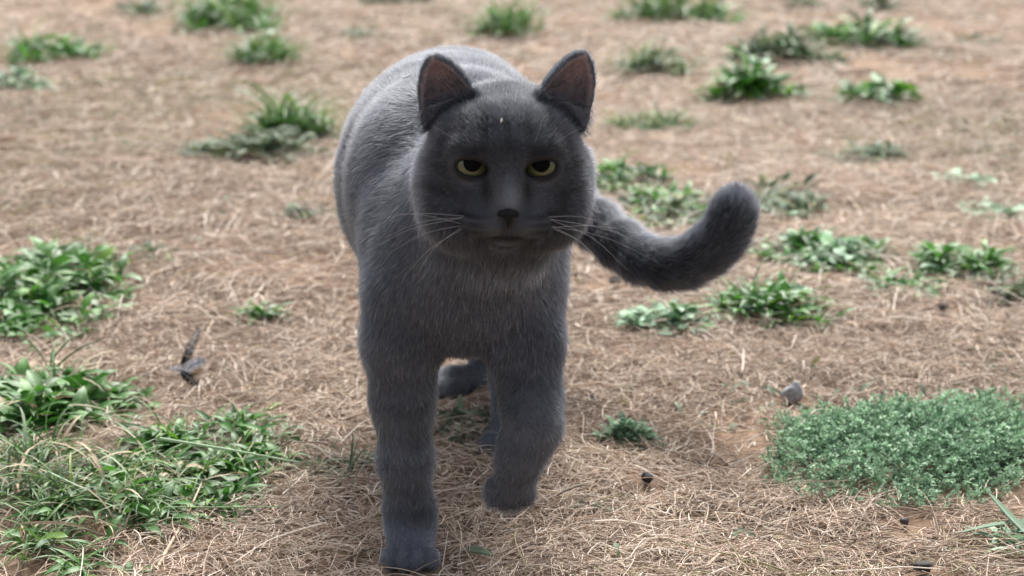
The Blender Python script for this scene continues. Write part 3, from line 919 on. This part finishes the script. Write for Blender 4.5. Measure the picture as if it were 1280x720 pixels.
_pr = np.random.default_rng(5)
def leaf_set(kind):
    u = _pr.uniform
    if kind == 'broad':
        return [leaf_geom(u(.030, .050), u(.011, .018), u(.5, 1.0), u(.1, .7), u(.1, .35), sh, 9, 0.20, i) for i, sh in enumerate(['ovate', 'lance', 'spoon', 'spoon', 'lance', 'ovate', 'lance', 'spoon'])]
    if kind == 'round':
        return [leaf_geom(u(.018, .028), u(.010, .014), u(.4, .9), u(.1, .6), u(.1, .3), sh, 5, 0.08, i) for i, sh in enumerate(['ovate', 'spoon', 'ovate', 'spoon'])]
    if kind == 'narrow':
        return [leaf_geom(u(.028, .048), u(.006, .009), u(.4, 1.0), u(.1, .7), u(.15, .4), 'lance', 8, 0.16, i) for i in range(7)]
    if kind == 'grass':
        return [leaf_geom(u(.045, .085), u(.0022, .0036), u(.7, 1.25), u(.1, .8), u(.2, .5), 'blade', 6, 0.0, i) for i in range(6)]
    if kind == 'small':
        return [leaf_geom(u(.007, .012), u(.004, .006), u(.3, .9), u(.0, .4), u(.1, .3), 'ovate', 3, 0.05, i) for i in range(4)]
SETS = {k: leaf_set(k) for k in ('broad', 'round', 'narrow', 'grass', 'small')}

def sprig_geom(seed):
    """a wiry stem set with little paired leaves"""
    r = np.random.default_rng(seed)
    Ln = r.uniform(.022, .036)
    pts = bezier([(0, 0, 0), (r.normal(0, .003), Ln * .5, Ln * r.uniform(.25, .5)), (r.normal(0, .005), Ln * r.uniform(.7, .95), Ln * r.uniform(.55, .9))], 8)
    V, F = tube(pts, np.linspace(.0006, .0003, 8), 3)
    Vs, Fs, ac, ti, o = [V], [F], [np.ones(len(V))], [np.full(len(V), 0.05)], len(V)
    for i in range(17):
        t = r.uniform(0.22, 1.0); p = pts[int(t * 7)]
        g = leaf_geom(r.uniform(.0045, .0074), r.uniform(.0025, .0038), r.uniform(.3, 1.0), r.uniform(-.2, .4), .25, 'ovate', 2, 0.05, seed * 50 + i)
        A = np.array(frame(p, r.uniform(0, 6.28), r.normal(0, .4), 1.0, r.uniform(-.1, .7)))
        Vs.append(g[0] @ A[:3, :3].T + A[:3, 3]); Fs.append(g[1] + o); ac.append(g[2] * .5 + .5); ti.append(np.full(len(g[0]), r.uniform(-.15, .15))); o += len(g[0])
    return np.concatenate(Vs), np.concatenate(Fs), np.concatenate(ac), np.concatenate(ti)
SPRIGS = [sprig_geom(s) for s in range(1, 6)]

_mesh_cache = {}
def shared_leaf(kind, k, mat, geoms):
    key = (kind, k, mat.name)
    if key not in _mesh_cache:
        g = geoms[k]; ti = (np.full(len(g[0]), (k * 0.37) % 1.0) + (g[3] if len(g) > 3 else 0)) % 0.999
        _mesh_cache[key] = mesh_np('leaf', g[0], g[1], mat, attrs={'across': g[2], 'tint': ti})
    return _mesh_cache[key]

def patch(name, cat, label, box, recipe, h, seed, group=None, single=False, slant=0.0):
    """a clump of weeds standing on the ground; box: where its outline lies; recipe: (kind, material, count, scale, tilt) rows.
    single: every leaf an object of its own (at most 300), else one mesh."""
    r = np.random.default_rng(seed)
    x0, y0, x1, y1 = box
    front = on_ground((x0 + x1) / 2, y1); Yf = front[1]
    sc = FPX / (Yf * 1.05)
    back = on_ground((x0 + x1) / 2, min(y0 + h * sc * 0.85, y1 - 4))
    Yb = max(back[1], Yf + 0.02)
    cy = (Yf + Yb) / 2; ry = (Yb - Yf) / 2 * 1.12
    lx = on_ground(x0, (y0 + y1) / 2 + 1)[0] * cy / on_ground(x0, (y0 + y1) / 2 + 1)[1]
    rx_ = on_ground(x1, (y0 + y1) / 2 + 1)[0] * cy / on_ground(x1, (y0 + y1) / 2 + 1)[1]
    cx, rx = (lx + rx_) / 2, (rx_ - lx) / 2 * 1.06
    ph = r.uniform(0, 6.28, 4)
    def outline(a): return 0.94 + 0.16 * np.sin(2 * a + ph[0]) * 0.8 + 0.13 * np.sin(3 * a + ph[1]) + 0.10 * np.sin(5 * a + ph[2])
    cz = float(gh(cx, cy))
    items = []
    for kind, mat, count, scale, tilt in recipe:
        geoms = SPRIGS if kind == 'sprig' else SETS[kind]
        per = {'broad': 6, 'round': 6, 'narrow': 7, 'grass': 9, 'small': 5, 'sprig': 2}[kind]
        for c in range(max(1, int(count / per))):
            a = r.uniform(0, 6.283); rad = math.sqrt(r.random()) * outline(a)
            px = cx + rx * rad * math.cos(a); py = cy + ry * rad * math.sin(a) + slant * (px - cx)
            hh = h * max(0.0, 1 - rad ** 2) * r.uniform(0.1, 0.75) * (1 + 0.5 * math.sin(90 * px + ph[0]) * math.sin(70 * py + ph[3]))
            a0 = r.uniform(0, 6.28)
            for j in range(per):
                az = a0 + j * 6.283 / per + r.normal(0, 0.35)
                s = scale * r.uniform(0.65, 1.2) * (1 - (0.5 if kind == 'sprig' else 0.25) * rad * rad)
                off = np.array([math.cos(az), math.sin(az)]) * 0.002
                bz = float(gh(px, py)) + hh * r.uniform(0.3, 1.0)
                items.append((kind, mat, geoms, r.integers(len(geoms)), frame((px + off[0], py + off[1], bz), az, r.normal(0, 0.3), s, tilt * 0.7 - 0.04 + float(np.clip(r.normal(0, 0.22), -0.35, 0.3))), r.random() * 0.9))
    r.shuffle(items)
    def make(parent, name_, its, loc):
        by = {}
        for it in its: by.setdefault(it[1].name, []).append(it)
        outs = []
        for mn, li in by.items():
            allg = [];  picks = []
            for it in li:
                allg.append(it[2][it[3]]); picks.append(len(allg) - 1)
            V, F, ac, ti = joined(allg, [it[4] for it in li], picks, [it[5] for it in li])
            V = V - np.array(loc)
            V[:, 2] = np.maximum(V[:, 2], gh(V[:, 0] + loc[0], V[:, 1] + loc[1]) - loc[2] + 0.0005)
            outs.append((mesh_np(name_, V, F, li[0][1], attrs={'across': ac, 'tint': ti})))
        return outs
    loc = (cx, cy, cz)
    if not single:
        meshes = make(None, name, items, loc)
        if len(meshes) == 1:
            o = obj(name, meshes[0], None, loc)
        else:
            o = empty(name, loc)
            for m in meshes:
                f = obj('foliage', m, o); f['kind'] = 'stuff'
        return tag(o, label, cat, group)
    root = tag(empty(name, loc), label, cat, group)
    # the leaves that lie nearest the camera and highest show largest: those are the single ones
    items.sort(key=lambda it: it[4].translation[1] - 2.0 * it[4].translation[2] + r.normal(0, 0.03))
    for it in items[:290]:
        nm = {'sprig': 'sprig', 'grass': 'blade'}.get(it[0], 'leaf')
        c = bpy.data.objects.new(nm, shared_leaf(it[0], it[3], it[1], it[2])); link(c, root)
        c.matrix_basis = Matrix.Translation(-Vector(loc)) @ it[4]
    if items[290:]:
        for m in make(None, 'foliage', items[290:], loc):
            f = obj('foliage', m, root); f['kind'] = 'stuff'
    return root

G, B, D, S, X = M_GREEN, M_BLUEGREEN, M_DULL, M_GRASS, M_DEAD
FAR = 'green weed clumps scattered over the far ground'
# --- left edge, near
patch('weed_clump', 'weed', 'large bright green leafy weed clump at the left edge, behind the other two', (-70, 276, 160, 430), [('broad', G, 520, 0.80, 0.25), ('round', G, 300, 1.0, 0.25), ('grass', S, 90, 0.75, 0.2), ('narrow', X, 42, 0.8, 0.1)], 0.050, 161, single=True)
patch('weed_clump', 'weed', 'sparse greyish low weeds trailing right from the large leafy clump', (140, 298, 225, 340), [('round', D, 60, 0.8, 0.1)], 0.015, 102)
patch('weed_clump', 'weed', 'bright broad leaved weed clump at the left edge just below the largest one', (-50, 432, 150, 562), [('broad', G, 260, 0.88, 0.18), ('round', G, 240, 0.8, 0.1), ('narrow', G, 140, 0.8, 0.1), ('grass', S, 100, 0.7, 0.1), ('narrow', X, 35, 0.8, 0.1), ('grass', X, 36, 0.8, 0.1)], 0.032, 103, single=True)
patch('weed_clump', 'weed', 'sprawling dark green narrow leaved weeds under the long pale grass stalk', (120, 505, 372, 648), [('narrow', G, 420, 0.75, 0.10), ('broad', G, 120, 0.6, 0.08), ('round', G, 160, 0.6, 0.05), ('grass', S, 120, 0.7, 0.08), ('grass', X, 36, 0.8, 0.1), ('narrow', X, 28, 0.6, 0.05)], 0.022, 104, single=True)
patch('grass_tuft', 'grass tuft', 'loose grass and narrow leaves in the bottom left corner', (5, 570, 250, 712), [('grass', S, 270, 0.75, 0.05), ('narrow', G, 170, 0.75, 0.06), ('broad', G, 40, 0.6, 0.0), ('grass', X, 63, 0.7, 0.05)], 0.013, 105, single=True)
patch('weed_clump', 'weed', 'small flat green weed alone on the straw above the dark feather', (288, 384, 355, 414), [('narrow', G, 60, 0.65, 0.0), ('small', B, 60, 1.0, 0.1)], 0.012, 106)
patch('grass_tuft', 'grass tuft', 'sparse half dry grass at the left edge below the bright broad leaved clump', (-60, 545, 118, 650), [('grass', S, 120, 0.8, 0.15), ('grass', D, 90, 0.8, 0.1), ('narrow', G, 60, 0.7, 0.0), ('grass', X, 81, 0.8, 0.1)], 0.016, 150)
# --- under and beside the cat
patch('weed_clump', 'weed', 'thin dull green weed flat on the straw left of the planted forepaw', (392, 562, 475, 612), [('narrow', D, 50, 0.6, -0.1), ('grass', D, 20, 0.6, 0.0)], 0.008, 107)
patch('weed_clump', 'weed', 'dark green low weed on the ground between the legs of the cat', (545, 505, 612, 556), [('narrow', D, 70, 0.55, 0.0), ('grass', D, 40, 0.5, 0.1)], 0.012, 108)
patch('weed_clump', 'weed', 'small dark bluish weed on the straw right of the lifted forepaw', (740, 526, 828, 562), [('small', B, 420, 1.15, 0.25), ('narrow', D, 40, 0.45, 0.1)], 0.022, 109)
patch('weed_clump', 'weed', 'tiny bluish sprout in the straw left of the black pebble', (720, 630, 762, 652), [('small', B, 60, 0.9, 0.1)], 0.006, 110)
# --- right, near
patch('weed_mat', 'weed', 'dense blue green mat of tiny leaves at the right edge', (950, 478, 1390, 634), [('sprig', B, 2500, 0.82, 0.10)], 0.021, 111, single=True, slant=0.32)
patch('weed_clump', 'weed', 'narrow blue green weed in the bottom right corner', (1240, 668, 1310, 704), [('narrow', B, 45, 0.6, 0.0)], 0.008, 112)
patch('weed_clump', 'weed', 'faint dull moss like weed at the right edge above the tiny leaved mat', (1215, 430, 1300, 500), [('small', D, 170, 1.1, 0.0)], 0.008, 113)
# --- right, around the tail
patch('weed_clump', 'weed', 'low blue green weed below the lowest bend of the tail', (765, 374, 895, 420), [('round', B, 270, 0.9, 0.12), ('small', B, 160, 1.2, 0.1), ('narrow', G, 50, 0.7, 0.1)], 0.024, 114, single=True)
patch('weed_clump', 'weed', 'bright grassy weed clump with pointed leaves below the curled tail tip', (888, 338, 1046, 408), [('narrow', G, 340, 0.85, 0.22), ('grass', S, 70, 0.8, 0.3), ('round', B, 130, 0.9, 0.0)], 0.035, 115, single=True)
patch('weed_clump', 'weed', 'wide leafy clump immediately right of the curled tail tip', (945, 268, 1112, 340), [('broad', G, 240, 0.65, 0.1), ('narrow', G, 90, 0.8, 0.1), ('round', B, 220, 1.1, 0.1), ('narrow', D, 80, 0.9, 0.0)], 0.030, 116, single=True)
patch('weed_clump', 'weed', 'pointed leaved clump near the right edge level with the lowest part of the tail', (1142, 290, 1262, 348), [('narrow', G, 280, 0.85, 0.15), ('round', B, 120, 1.0, 0.0)], 0.030, 117, single=True)
patch('weed_clump', 'weed', 'small pale weed linking the two leafy clumps right of the tail', (1080, 328, 1172, 366), [('round', B, 140, 1.0, 0.0), ('narrow', G, 80, 0.8, 0.0)], 0.018, 118)
patch('weed_clump', 'weed', 'dull low weed cut by the right edge below the pointed leaved clump', (1225, 332, 1320, 384), [('round', D, 160, 1.0, 0.0), ('narrow', G, 40, 0.8, 0.0)], 0.016, 119)
patch('weed_clump', 'weed', 'dull green weeds seen through the bend above the tail', (775, 222, 900, 286), [('round', D, 240, 1.1, 0.1), ('narrow', G, 160, 0.9, 0.1)], 0.022, 120, FAR)
patch('weed_clump', 'weed', 'green weeds right beside the cheek of the cat above the tail', (735, 190, 835, 240), [('narrow', G, 120, 1.0, 0.2), ('round', D, 80, 1.1, 0.1)], 0.028, 121, FAR)
patch('weed_clump', 'weed', 'dull green weeds just above and right of the curled tail tip', (922, 210, 1032, 268), [('narrow', D, 140, 1.0, 0.1), ('round', B, 60, 1.0, 0.1)], 0.025, 122, FAR)
patch('weed_clump', 'weed', 'pale bluish weed near the right edge, upper of two', (1178, 206, 1244, 236), [('round', B, 70, 1.1, 0.0)], 0.018, 123, FAR)
patch('weed_clump', 'weed', 'pale bluish weed near the right edge, lower of two', (1192, 236, 1290, 270), [('round', B, 90, 1.1, 0.0)], 0.018, 124, FAR)
patch('weed_clump', 'weed', 'faint olive weed below the bright leaved rosette on the right', (1032, 174, 1135, 206), [('narrow', D, 110, 1.0, 0.0)], 0.020, 125, FAR)
# --- far
patch('weed_clump', 'weed', 'bright leaved rosette alone right of the blurred round bush', (1032, 98, 1152, 140), [('broad', G, 110, 1.2, 0.1), ('round', B, 50, 1.2, 0.1)], 0.040, 126, FAR)
patch('weed_clump', 'weed', 'rounded tall green bush of weeds right of the ear', (886, 78, 986, 132), [('narrow', G, 260, 1.5, 0.4), ('round', B, 90, 1.5, 0.3)], 0.075, 127, FAR)
patch('weed_clump', 'weed', 'dull green far clump touching the top of the rounded bush', (915, 46, 1035, 88), [('narrow', D, 200, 1.5, 0.3), ('narrow', G, 100, 1.4, 0.3)], 0.060, 128, FAR)
patch('weed_clump', 'weed', 'long blurred green clump in the upper right, behind the others', (1008, 28, 1142, 70), [('narrow', G, 190, 1.6, 0.3), ('narrow', D, 110, 1.5, 0.3)], 0.060, 129, FAR)
patch('grass_tuft', 'grass tuft', 'olive far grass tuft right of the ear level with its tip', (768, 70, 872, 100), [('grass', S, 200, 1.1, 0.2), ('narrow', D, 60, 1.2, 0.1)], 0.050, 130, FAR)
patch('grass_tuft', 'grass tuft', 'small bright grass tuft right of the ear base', (762, 134, 862, 162), [('grass', S, 220, 0.8, 0.15), ('narrow', G, 60, 0.8, 0.1)], 0.030, 131, FAR)
patch('grass_tuft', 'grass tuft', 'broad bright grass tuft cut by the top edge right of centre', (780, -8, 925, 38), [('grass', S, 260, 1.6, 0.3), ('narrow', G, 170, 1.6, 0.3)], 0.070, 132, FAR)
patch('grass_tuft', 'grass tuft', 'far grass tuft behind the back of the cat near the top edge', (590, 12, 672, 54), [('grass', S, 150, 1.5, 0.4), ('narrow', G, 90, 1.4, 0.3)], 0.070, 133, FAR)
patch('grass_tuft', 'grass tuft', 'sliver of far grass at the top edge just left of the cat', (452, -14, 528, 12), [('narrow', D, 120, 1.5, 0.2)], 0.040, 134, FAR)
patch('grass_tuft', 'grass tuft', 'wide dark grass tuft cut by the top edge left of the cat', (222, -14, 350, 40), [('grass', S, 260, 1.7, 0.3), ('narrow', G, 220, 1.6, 0.3)], 0.080, 135, FAR)
patch('grass_tuft', 'grass tuft', 'bright round grass tuft below the wide dark one at the top', (296, 38, 368, 82), [('grass', S, 170, 1.3, 0.3), ('narrow', G, 110, 1.3, 0.3)], 0.060, 136, FAR)
patch('weed_clump', 'weed', 'blurred dark green clump near the left edge, upper of two', (8, 38, 125, 84), [('narrow', G, 180, 1.5, 0.2), ('grass', S, 110, 1.3, 0.3)], 0.055, 137, FAR)
patch('weed_clump', 'weed', 'pale bluish clump at the left edge, lower of two far ones', (-30, 86, 58, 120), [('round', B, 130, 1.5, 0.1), ('narrow', D, 40, 1.2, 0.1)], 0.040, 138, FAR)
patch('weed_clump', 'weed', 'matted grey green clump left of the back of the cat', (238, 160, 395, 212), [('narrow', D, 260, 1.2, 0.1), ('round', D, 120, 1.2, 0.1)], 0.040, 139, FAR)
patch('grass_tuft', 'grass tuft', 'bright grass tuft rising behind the matted grey green clump', (318, 128, 420, 182), [('grass', S, 230, 1.2, 0.3), ('narrow', G, 110, 1.2, 0.2)], 0.055, 140, FAR)
patch('weed_clump', 'weed', 'faint strip of far weeds at the top edge left of the wide grass tuft', (150, -6, 218, 20), [('narrow', D, 90, 1.4, 0.1)], 0.035, 141, FAR)
patch('weed_clump', 'weed', 'faint dull clump at the top edge far right', (1068, -6, 1122, 14), [('narrow', D, 60, 1.5, 0.1)], 0.035, 142, FAR)
patch('weed_clump', 'weed', 'tiny dull clump at the top edge right of the broad bright tuft', (980, -10, 1028, 8), [('narrow', D, 60, 1.5, 0.1)], 0.035, 143, FAR)
patch('weed_clump', 'weed', 'thin olive weeds at the left shoulder of the cat', (360, 262, 420, 292), [('narrow', D, 50, 0.8, -0.1)], 0.010, 144, FAR)
patch('weed_clump', 'weed', 'small olive sprouts on the bare ground left of the cat at the top', (420, 28, 470, 52), [('narrow', D, 50, 1.2, 0.0)], 0.025, 145, FAR)
patch('weed_clump', 'weed', 'faint olive weeds in the far straw at the right edge', (1200, 40, 1250, 58), [('narrow', D, 50, 1.2, 0.0)], 0.025, 146, FAR)

def ground_cover():
    r = np.random.default_rng(900); w = Wave(41, 2, 3.4); w2 = Wave(42, 2, 17.0)
    y = r.uniform(1.0, 5.2, 60000); x = (r.random(60000) * 2 - 1) * (0.33 * y + 0.1)
    q = np.stack([x, y], 1); den = (np.clip((w(q) + 0.5 * w2(q) - 0.75) * 1.0, 0, 1) * 0.6 + 0.01) * np.clip((y - 1.15) / 0.9, 0.06, 1)
    k = np.nonzero(r.random(60000) < den)[0][:7500]
    geoms = SETS['small'] + SETS['narrow']; ns = len(SETS['small'])
    picks = [int(r.integers(len(geoms))) for _ in k]
    mats = [frame((x[i], y[i], float(gh(x[i], y[i])) + r.uniform(.002, .008)), r.uniform(0, 6.28), r.normal(0, .3), r.uniform(.8, 1.4) * (0.8 if pk < ns else .42), r.normal(-.1, .25)) for i, pk in zip(k, picks)]
    V, F, ac, ti = joined(geoms, mats, picks, r.random(len(k)) * .9)
    V[:, 2] = np.maximum(V[:, 2], gh(V[:, 0], V[:, 1]) + 0.001)
    tag(obj('ground_cover', mesh_np('ground_cover', V, F, M_DULL, attrs={'across': ac, 'tint': ti})), 'sparse dull green seedlings spread through the straw', kind='stuff')
ground_cover()

# ------------------------------------------------------------------ stones, stalks, twig, feathers, husks
def stone(name, cat, label, px, py, size, color, seed, squash=(1, 0.9, 0.75), peak=0.0, rough=0.8):
    bm = bmesh.new(); bmesh.ops.create_icosphere(bm, subdivisions=4, radius=1.0)
    r = np.random.default_rng(seed)
    dirs = r.normal(size=(9, 3)); dirs /= np.linalg.norm(dirs, axis=1)[:, None]; cut = r.uniform(0.62, 0.95, 9)
    w = Wave(seed + 300, 3, 5.0)
    P = np.array([v.co[:] for v in bm.verts])
    for d, c in zip(dirs, cut):                       # broken facets
        s = P @ d; over = np.maximum(0, s - c); P = P - (over * 0.9)[:, None] * d
    P *= (1 + 0.07 * w(P))[:, None]
    P = P * np.array(squash)
    P[:, 2] += peak * np.maximum(0, P[:, 2]) * np.maximum(0, 0.9 + P[:, 0])
    P *= size
    for v, p in zip(bm.verts, P): v.co = p
    me = bpy.data.meshes.new(name); bm.to_mesh(me); bm.free()
    me.polygons.foreach_set('use_smooth', np.ones(len(me.polygons), bool))
    me.materials.append(simple_mat(name, color, rough, 0.3, noise=260.0, var=0.4))
    c = on_ground(px, py); c[2] = float(gh(c[0], c[1])) + size * 0.55 + 0.002
    o = obj(name, me, None, c); o.rotation_euler = (0, 0, r.uniform(-0.4, 0.4))
    return tag(o, label, cat, 'dark pebbles and clods on the straw' if name == 'pebble' else None)

DK = (0.022, 0.022, 0.026)
stone('pebble', 'pebble', 'lone black pebble on the straw right of the lifted forepaw', 808, 618, 0.0052, DK, 1)
stone('pebble', 'pebble', 'dark pebble on the ground below the tail where it leaves the cheek', 768, 360, 0.0062, DK, 2)
stone('pebble', 'pebble', 'tiny dark pebble below the blue green mat', 1130, 665, 0.0034, (0.05, 0.045, 0.045), 3)
stone('pebble', 'pebble', 'dark clod cut by the bottom edge on the right', 1152, 728, 0.0052, (0.035, 0.03, 0.03), 4, (1.3, 0.9, 0.7))
stone('pebble', 'pebble', 'small dark pebble far right beyond the mat', 1178, 384, 0.0062, (0.05, 0.045, 0.045), 5)
stone('stone', 'stone', 'angular grey stone with a raised tip behind the mat', 990, 502, 0.0092, (0.30, 0.30, 0.32), 6, (1.05, 0.8, 0.75), 0.55)

def stalk(name, cat, label, ends, rad, mat, group=None, sides=6, n=12, flat=1.0):
    V, F = tube(bezier(ends, n), np.linspace(rad, rad * 0.45, n), sides)
    c = V.mean(0)
    me = mesh_np(name, V - c, F, mat)
    return tag(obj(name, me, None, c), label, cat, group)

M_STALK = simple_mat('green_stalk', (0.36, 0.50, 0.30), 0.5, 0.35, noise=120.0, var=0.2)
M_STALK2 = simple_mat('thin_green_stalk', (0.22, 0.36, 0.15), 0.5, 0.35, noise=120.0, var=0.25)
M_TWIG = simple_mat('dry_twig', (0.55, 0.43, 0.31), 0.65, 0.3, noise=200.0, var=0.25)
GS = 'loose grass stalks over the left weeds'
stalk('grass_stalk', 'grass stalk', 'long pale green stalk lying level across the dark green weeds', [at(198, 548, 1.275), at(285, 562, 1.265), at(374, 578, 1.255)], 0.00125, M_STALK, GS)
stalk('grass_stalk', 'grass stalk', 'thin level stalk below the long pale one', [at(205, 634, 1.195), at(280, 634, 1.19), at(356, 633, 1.19)], 0.0007, M_STALK2, GS)
stalk('grass_stalk', 'grass stalk', 'slanting stalk over the grass in the bottom left corner', [at(60, 590, 1.23), at(120, 618, 1.205), at(185, 645, 1.19)], 0.0008, M_STALK, GS)
stalk('grass_stalk', 'grass stalk', 'short upright stalk crossing the start of the long pale one', [at(199, 545, 1.268), at(193, 575, 1.265), at(188, 602, 1.262)], 0.0006, M_STALK2, GS)

def twig():
    c = on_ground(222, 668); root = tag(empty('twig', c), 'pale dry forked twig lying on the straw below the stalks', 'twig')
    g = lambda x, y, z: on_ground(x, y, z)
    V, F = tube(bezier([g(196, 712, .004), g(214, 678, .006), g(232, 648, .009), g(244, 622, .013), g(252, 604, .016)], 14), np.linspace(.0013, .0006, 14), 6)
    obj('stem', mesh_np('stem', V - c, F, M_TWIG), root)
    V, F = tube(bezier([g(234, 645, .009), g(235, 632, .012), g(233, 622, .015)], 8), np.linspace(.0008, .0004, 8), 5)
    obj('side_shoot', mesh_np('side_shoot', V - c, F, M_TWIG), root)
twig()

def loose_blade(label, pts, W, mat, name='loose_grass_blade', cat='grass blade'):
    """a flat, slightly folded blade through pts"""
    P = bezier(pts, 12); T = np.gradient(P, axis=0); T /= np.linalg.norm(T, axis=1)[:, None]
    side = np.cross(T, np.array([0, -0.3, 1.0])); side /= np.linalg.norm(side, axis=1)[:, None]
    up = np.cross(side, T)
    w = W / 2 * np.sqrt(np.clip(1 - np.linspace(0, 1, 12) ** 2.2, 0.01, 1))[:, None]
    V = np.stack([P - side * w + up * w * .35, P, P + side * w + up * w * .35, P - up * 0.0004], 1).reshape(-1, 3)
    F = []
    for i in range(11):
        a = i * 4
        for j, k in ((0, 1), (1, 2), (2, 3), (3, 0)): F.append((a + j, a + k, a + 4 + k, a + 4 + j))
    c = V.mean(0)
    ac = np.tile([1, 0, 1, .5], 12)
    return tag(obj(name, mesh_np(name, V - c, np.array(F), mat, attrs={'across': ac, 'tint': np.full(len(V), .55)}), None, c), label, cat)

loose_blade('wide pale grass blade slanting out of the right edge at the bottom', [on_ground(1300, 682, .012), on_ground(1266, 650, .016), on_ground(1236, 616, .022)], 0.0068, M_BLUEGREEN)
loose_blade('thin pale grass blade pointing left from the wide blade', [on_ground(1276, 652, .012), on_ground(1235, 658, .014), on_ground(1192, 668, .010)], 0.0040, M_BLUEGREEN)
loose_blade('small flat green leaf on the straw right of the planted forepaw', [on_ground(580, 688, .009), on_ground(600, 690, .012), on_ground(618, 694, .009)], 0.0085, M_DULL, 'fallen_leaf', 'leaf')

def feather(label, pts, W, vane_mat, quill_mat, seed, name='feather'):
    """a curved vane of separate barbs either side of a quill"""
    r = np.random.default_rng(seed)
    n = 26; P = bezier(pts, n); T = np.gradient(P, axis=0); T /= np.linalg.norm(T, axis=1)[:, None]
    side = np.cross(T, np.array([0.2, -1.0, 0.5])); side /= np.linalg.norm(side, axis=1)[:, None]; up = np.cross(side, T)
    c = P.mean(0); root = tag(empty(name, c), label, 'feather', 'moulted feathers left of the cat')
    V, F = tube(P, np.linspace(.0007, .00025, n), 5); obj('quill', mesh_np('quill', V - c, F, quill_mat), root)
    Vs, Fs, o = [], [], 0
    for i in range(4, n):
        w = W * math.sin(math.pi * min(1, (i - 2) / (n - 1)) ** 0.8) + 0.0008
        step = np.linalg.norm(P[1] - P[0])
        for s in (-1, 1):
            for q in range(2):
                b = P[i] + T[i] * step * (q * .5 - .5); ww = w * r.uniform(.8, 1.1)
                m = b + side[i] * s * ww * .55 + T[i] * ww * .3 + up[i] * r.normal(0, .12) * ww
                e = b + side[i] * s * ww + T[i] * ww * .9 + up[i] * r.normal(.1, .2) * ww
                h = T[i] * step * .34
                Vs += [b - h, b + h, m + h, m - h, e + h * .4, e - h * .4]; Fs += [(o, o + 1, o + 2, o + 3), (o + 3, o + 2, o + 4, o + 5)]; o += 6
    v = obj('vane', mesh_np('vane', np.array(Vs) - c, np.array(Fs), vane_mat), root); v['kind'] = 'stuff'

M_FD = simple_mat('dark_feather', (0.010, 0.009, 0.010), 0.7, 0.12, noise=300.0, var=0.4)
M_FL = simple_mat('grey_feather', (0.66, 0.66, 0.70), 0.6, 0.3, noise=300.0, var=0.4)
M_FQ = simple_mat('feather_quill', (0.10, 0.09, 0.09), 0.4, 0.4)
YF = 1.56
feather('slender dark feather sticking up from the straw', [at(226, 472, 1.545), at(236, 440, 1.565), at(249, 410, 1.60)], 0.0042, M_FD, M_FQ, 1)
feather('pale grey feather curling left under the upright dark one', [at(240, 472, 1.53), at(228, 463, 1.535), at(210, 462, 1.54)], 0.0036, M_FL, M_FQ, 2)
feather('pale grey feather curling up to the right of the dark one', [at(228, 474, 1.53), at(238, 458, 1.54), at(256, 450, 1.545)], 0.0040, M_FL, M_FQ, 3)
feather('short dark grey feather at the foot of the feather cluster', [at(222, 462, 1.52), at(236, 472, 1.515), at(250, 486, 1.505)], 0.0045, M_FD, M_FQ, 4)

def husks():
    """pale bits of straw caught on the coat"""
    bvh = BVHTree.FromPolygons([Vector(v) for v in CV], [tuple(int(i) for i in f) for f in CF])
    m = simple_mat('pale_husk', (0.75, 0.74, 0.70), 0.6, 0.3)
    o = Vector((0, 0, CAM_H))
    for label, px, py, ln, ang in [('curved white husk caught on the back beside the ear', 511, 106, 0.0085, 0.2), ('tiny white speck on the forehead', 627, 159, 0.0028, 1.3),
                                   ('white speck on the flank high up', 437, 121, 0.0035, 0.6), ('white speck on the flank at the outline', 426, 212, 0.0035, 1.4)]:
        d = (Vector(at(px, py, 1.3)) - o).normalized()
        hit, nrm, i, dist = bvh.ray_cast(o, d)
        if hit is None: continue
        p = hit + nrm * 0.0055 - d * 0.002
        a = np.array([math.cos(ang), 0, math.sin(ang)]) * ln / 2
        pts = [np.array(p) - a + [0, 0, ln * .15], np.array(p), np.array(p) + a + [0, 0, ln * .15]]
        V, F = tube(bezier(pts, 9), np.linspace(.2, 1, 9) * (1 - np.linspace(-1, 1, 9) ** 4 * .8) * 0.0009, 6)
        tag(obj('husk', mesh_np('husk', V - np.array(p), F, m), None, p), label, 'husk', 'pale bits stuck in the coat')
husks()
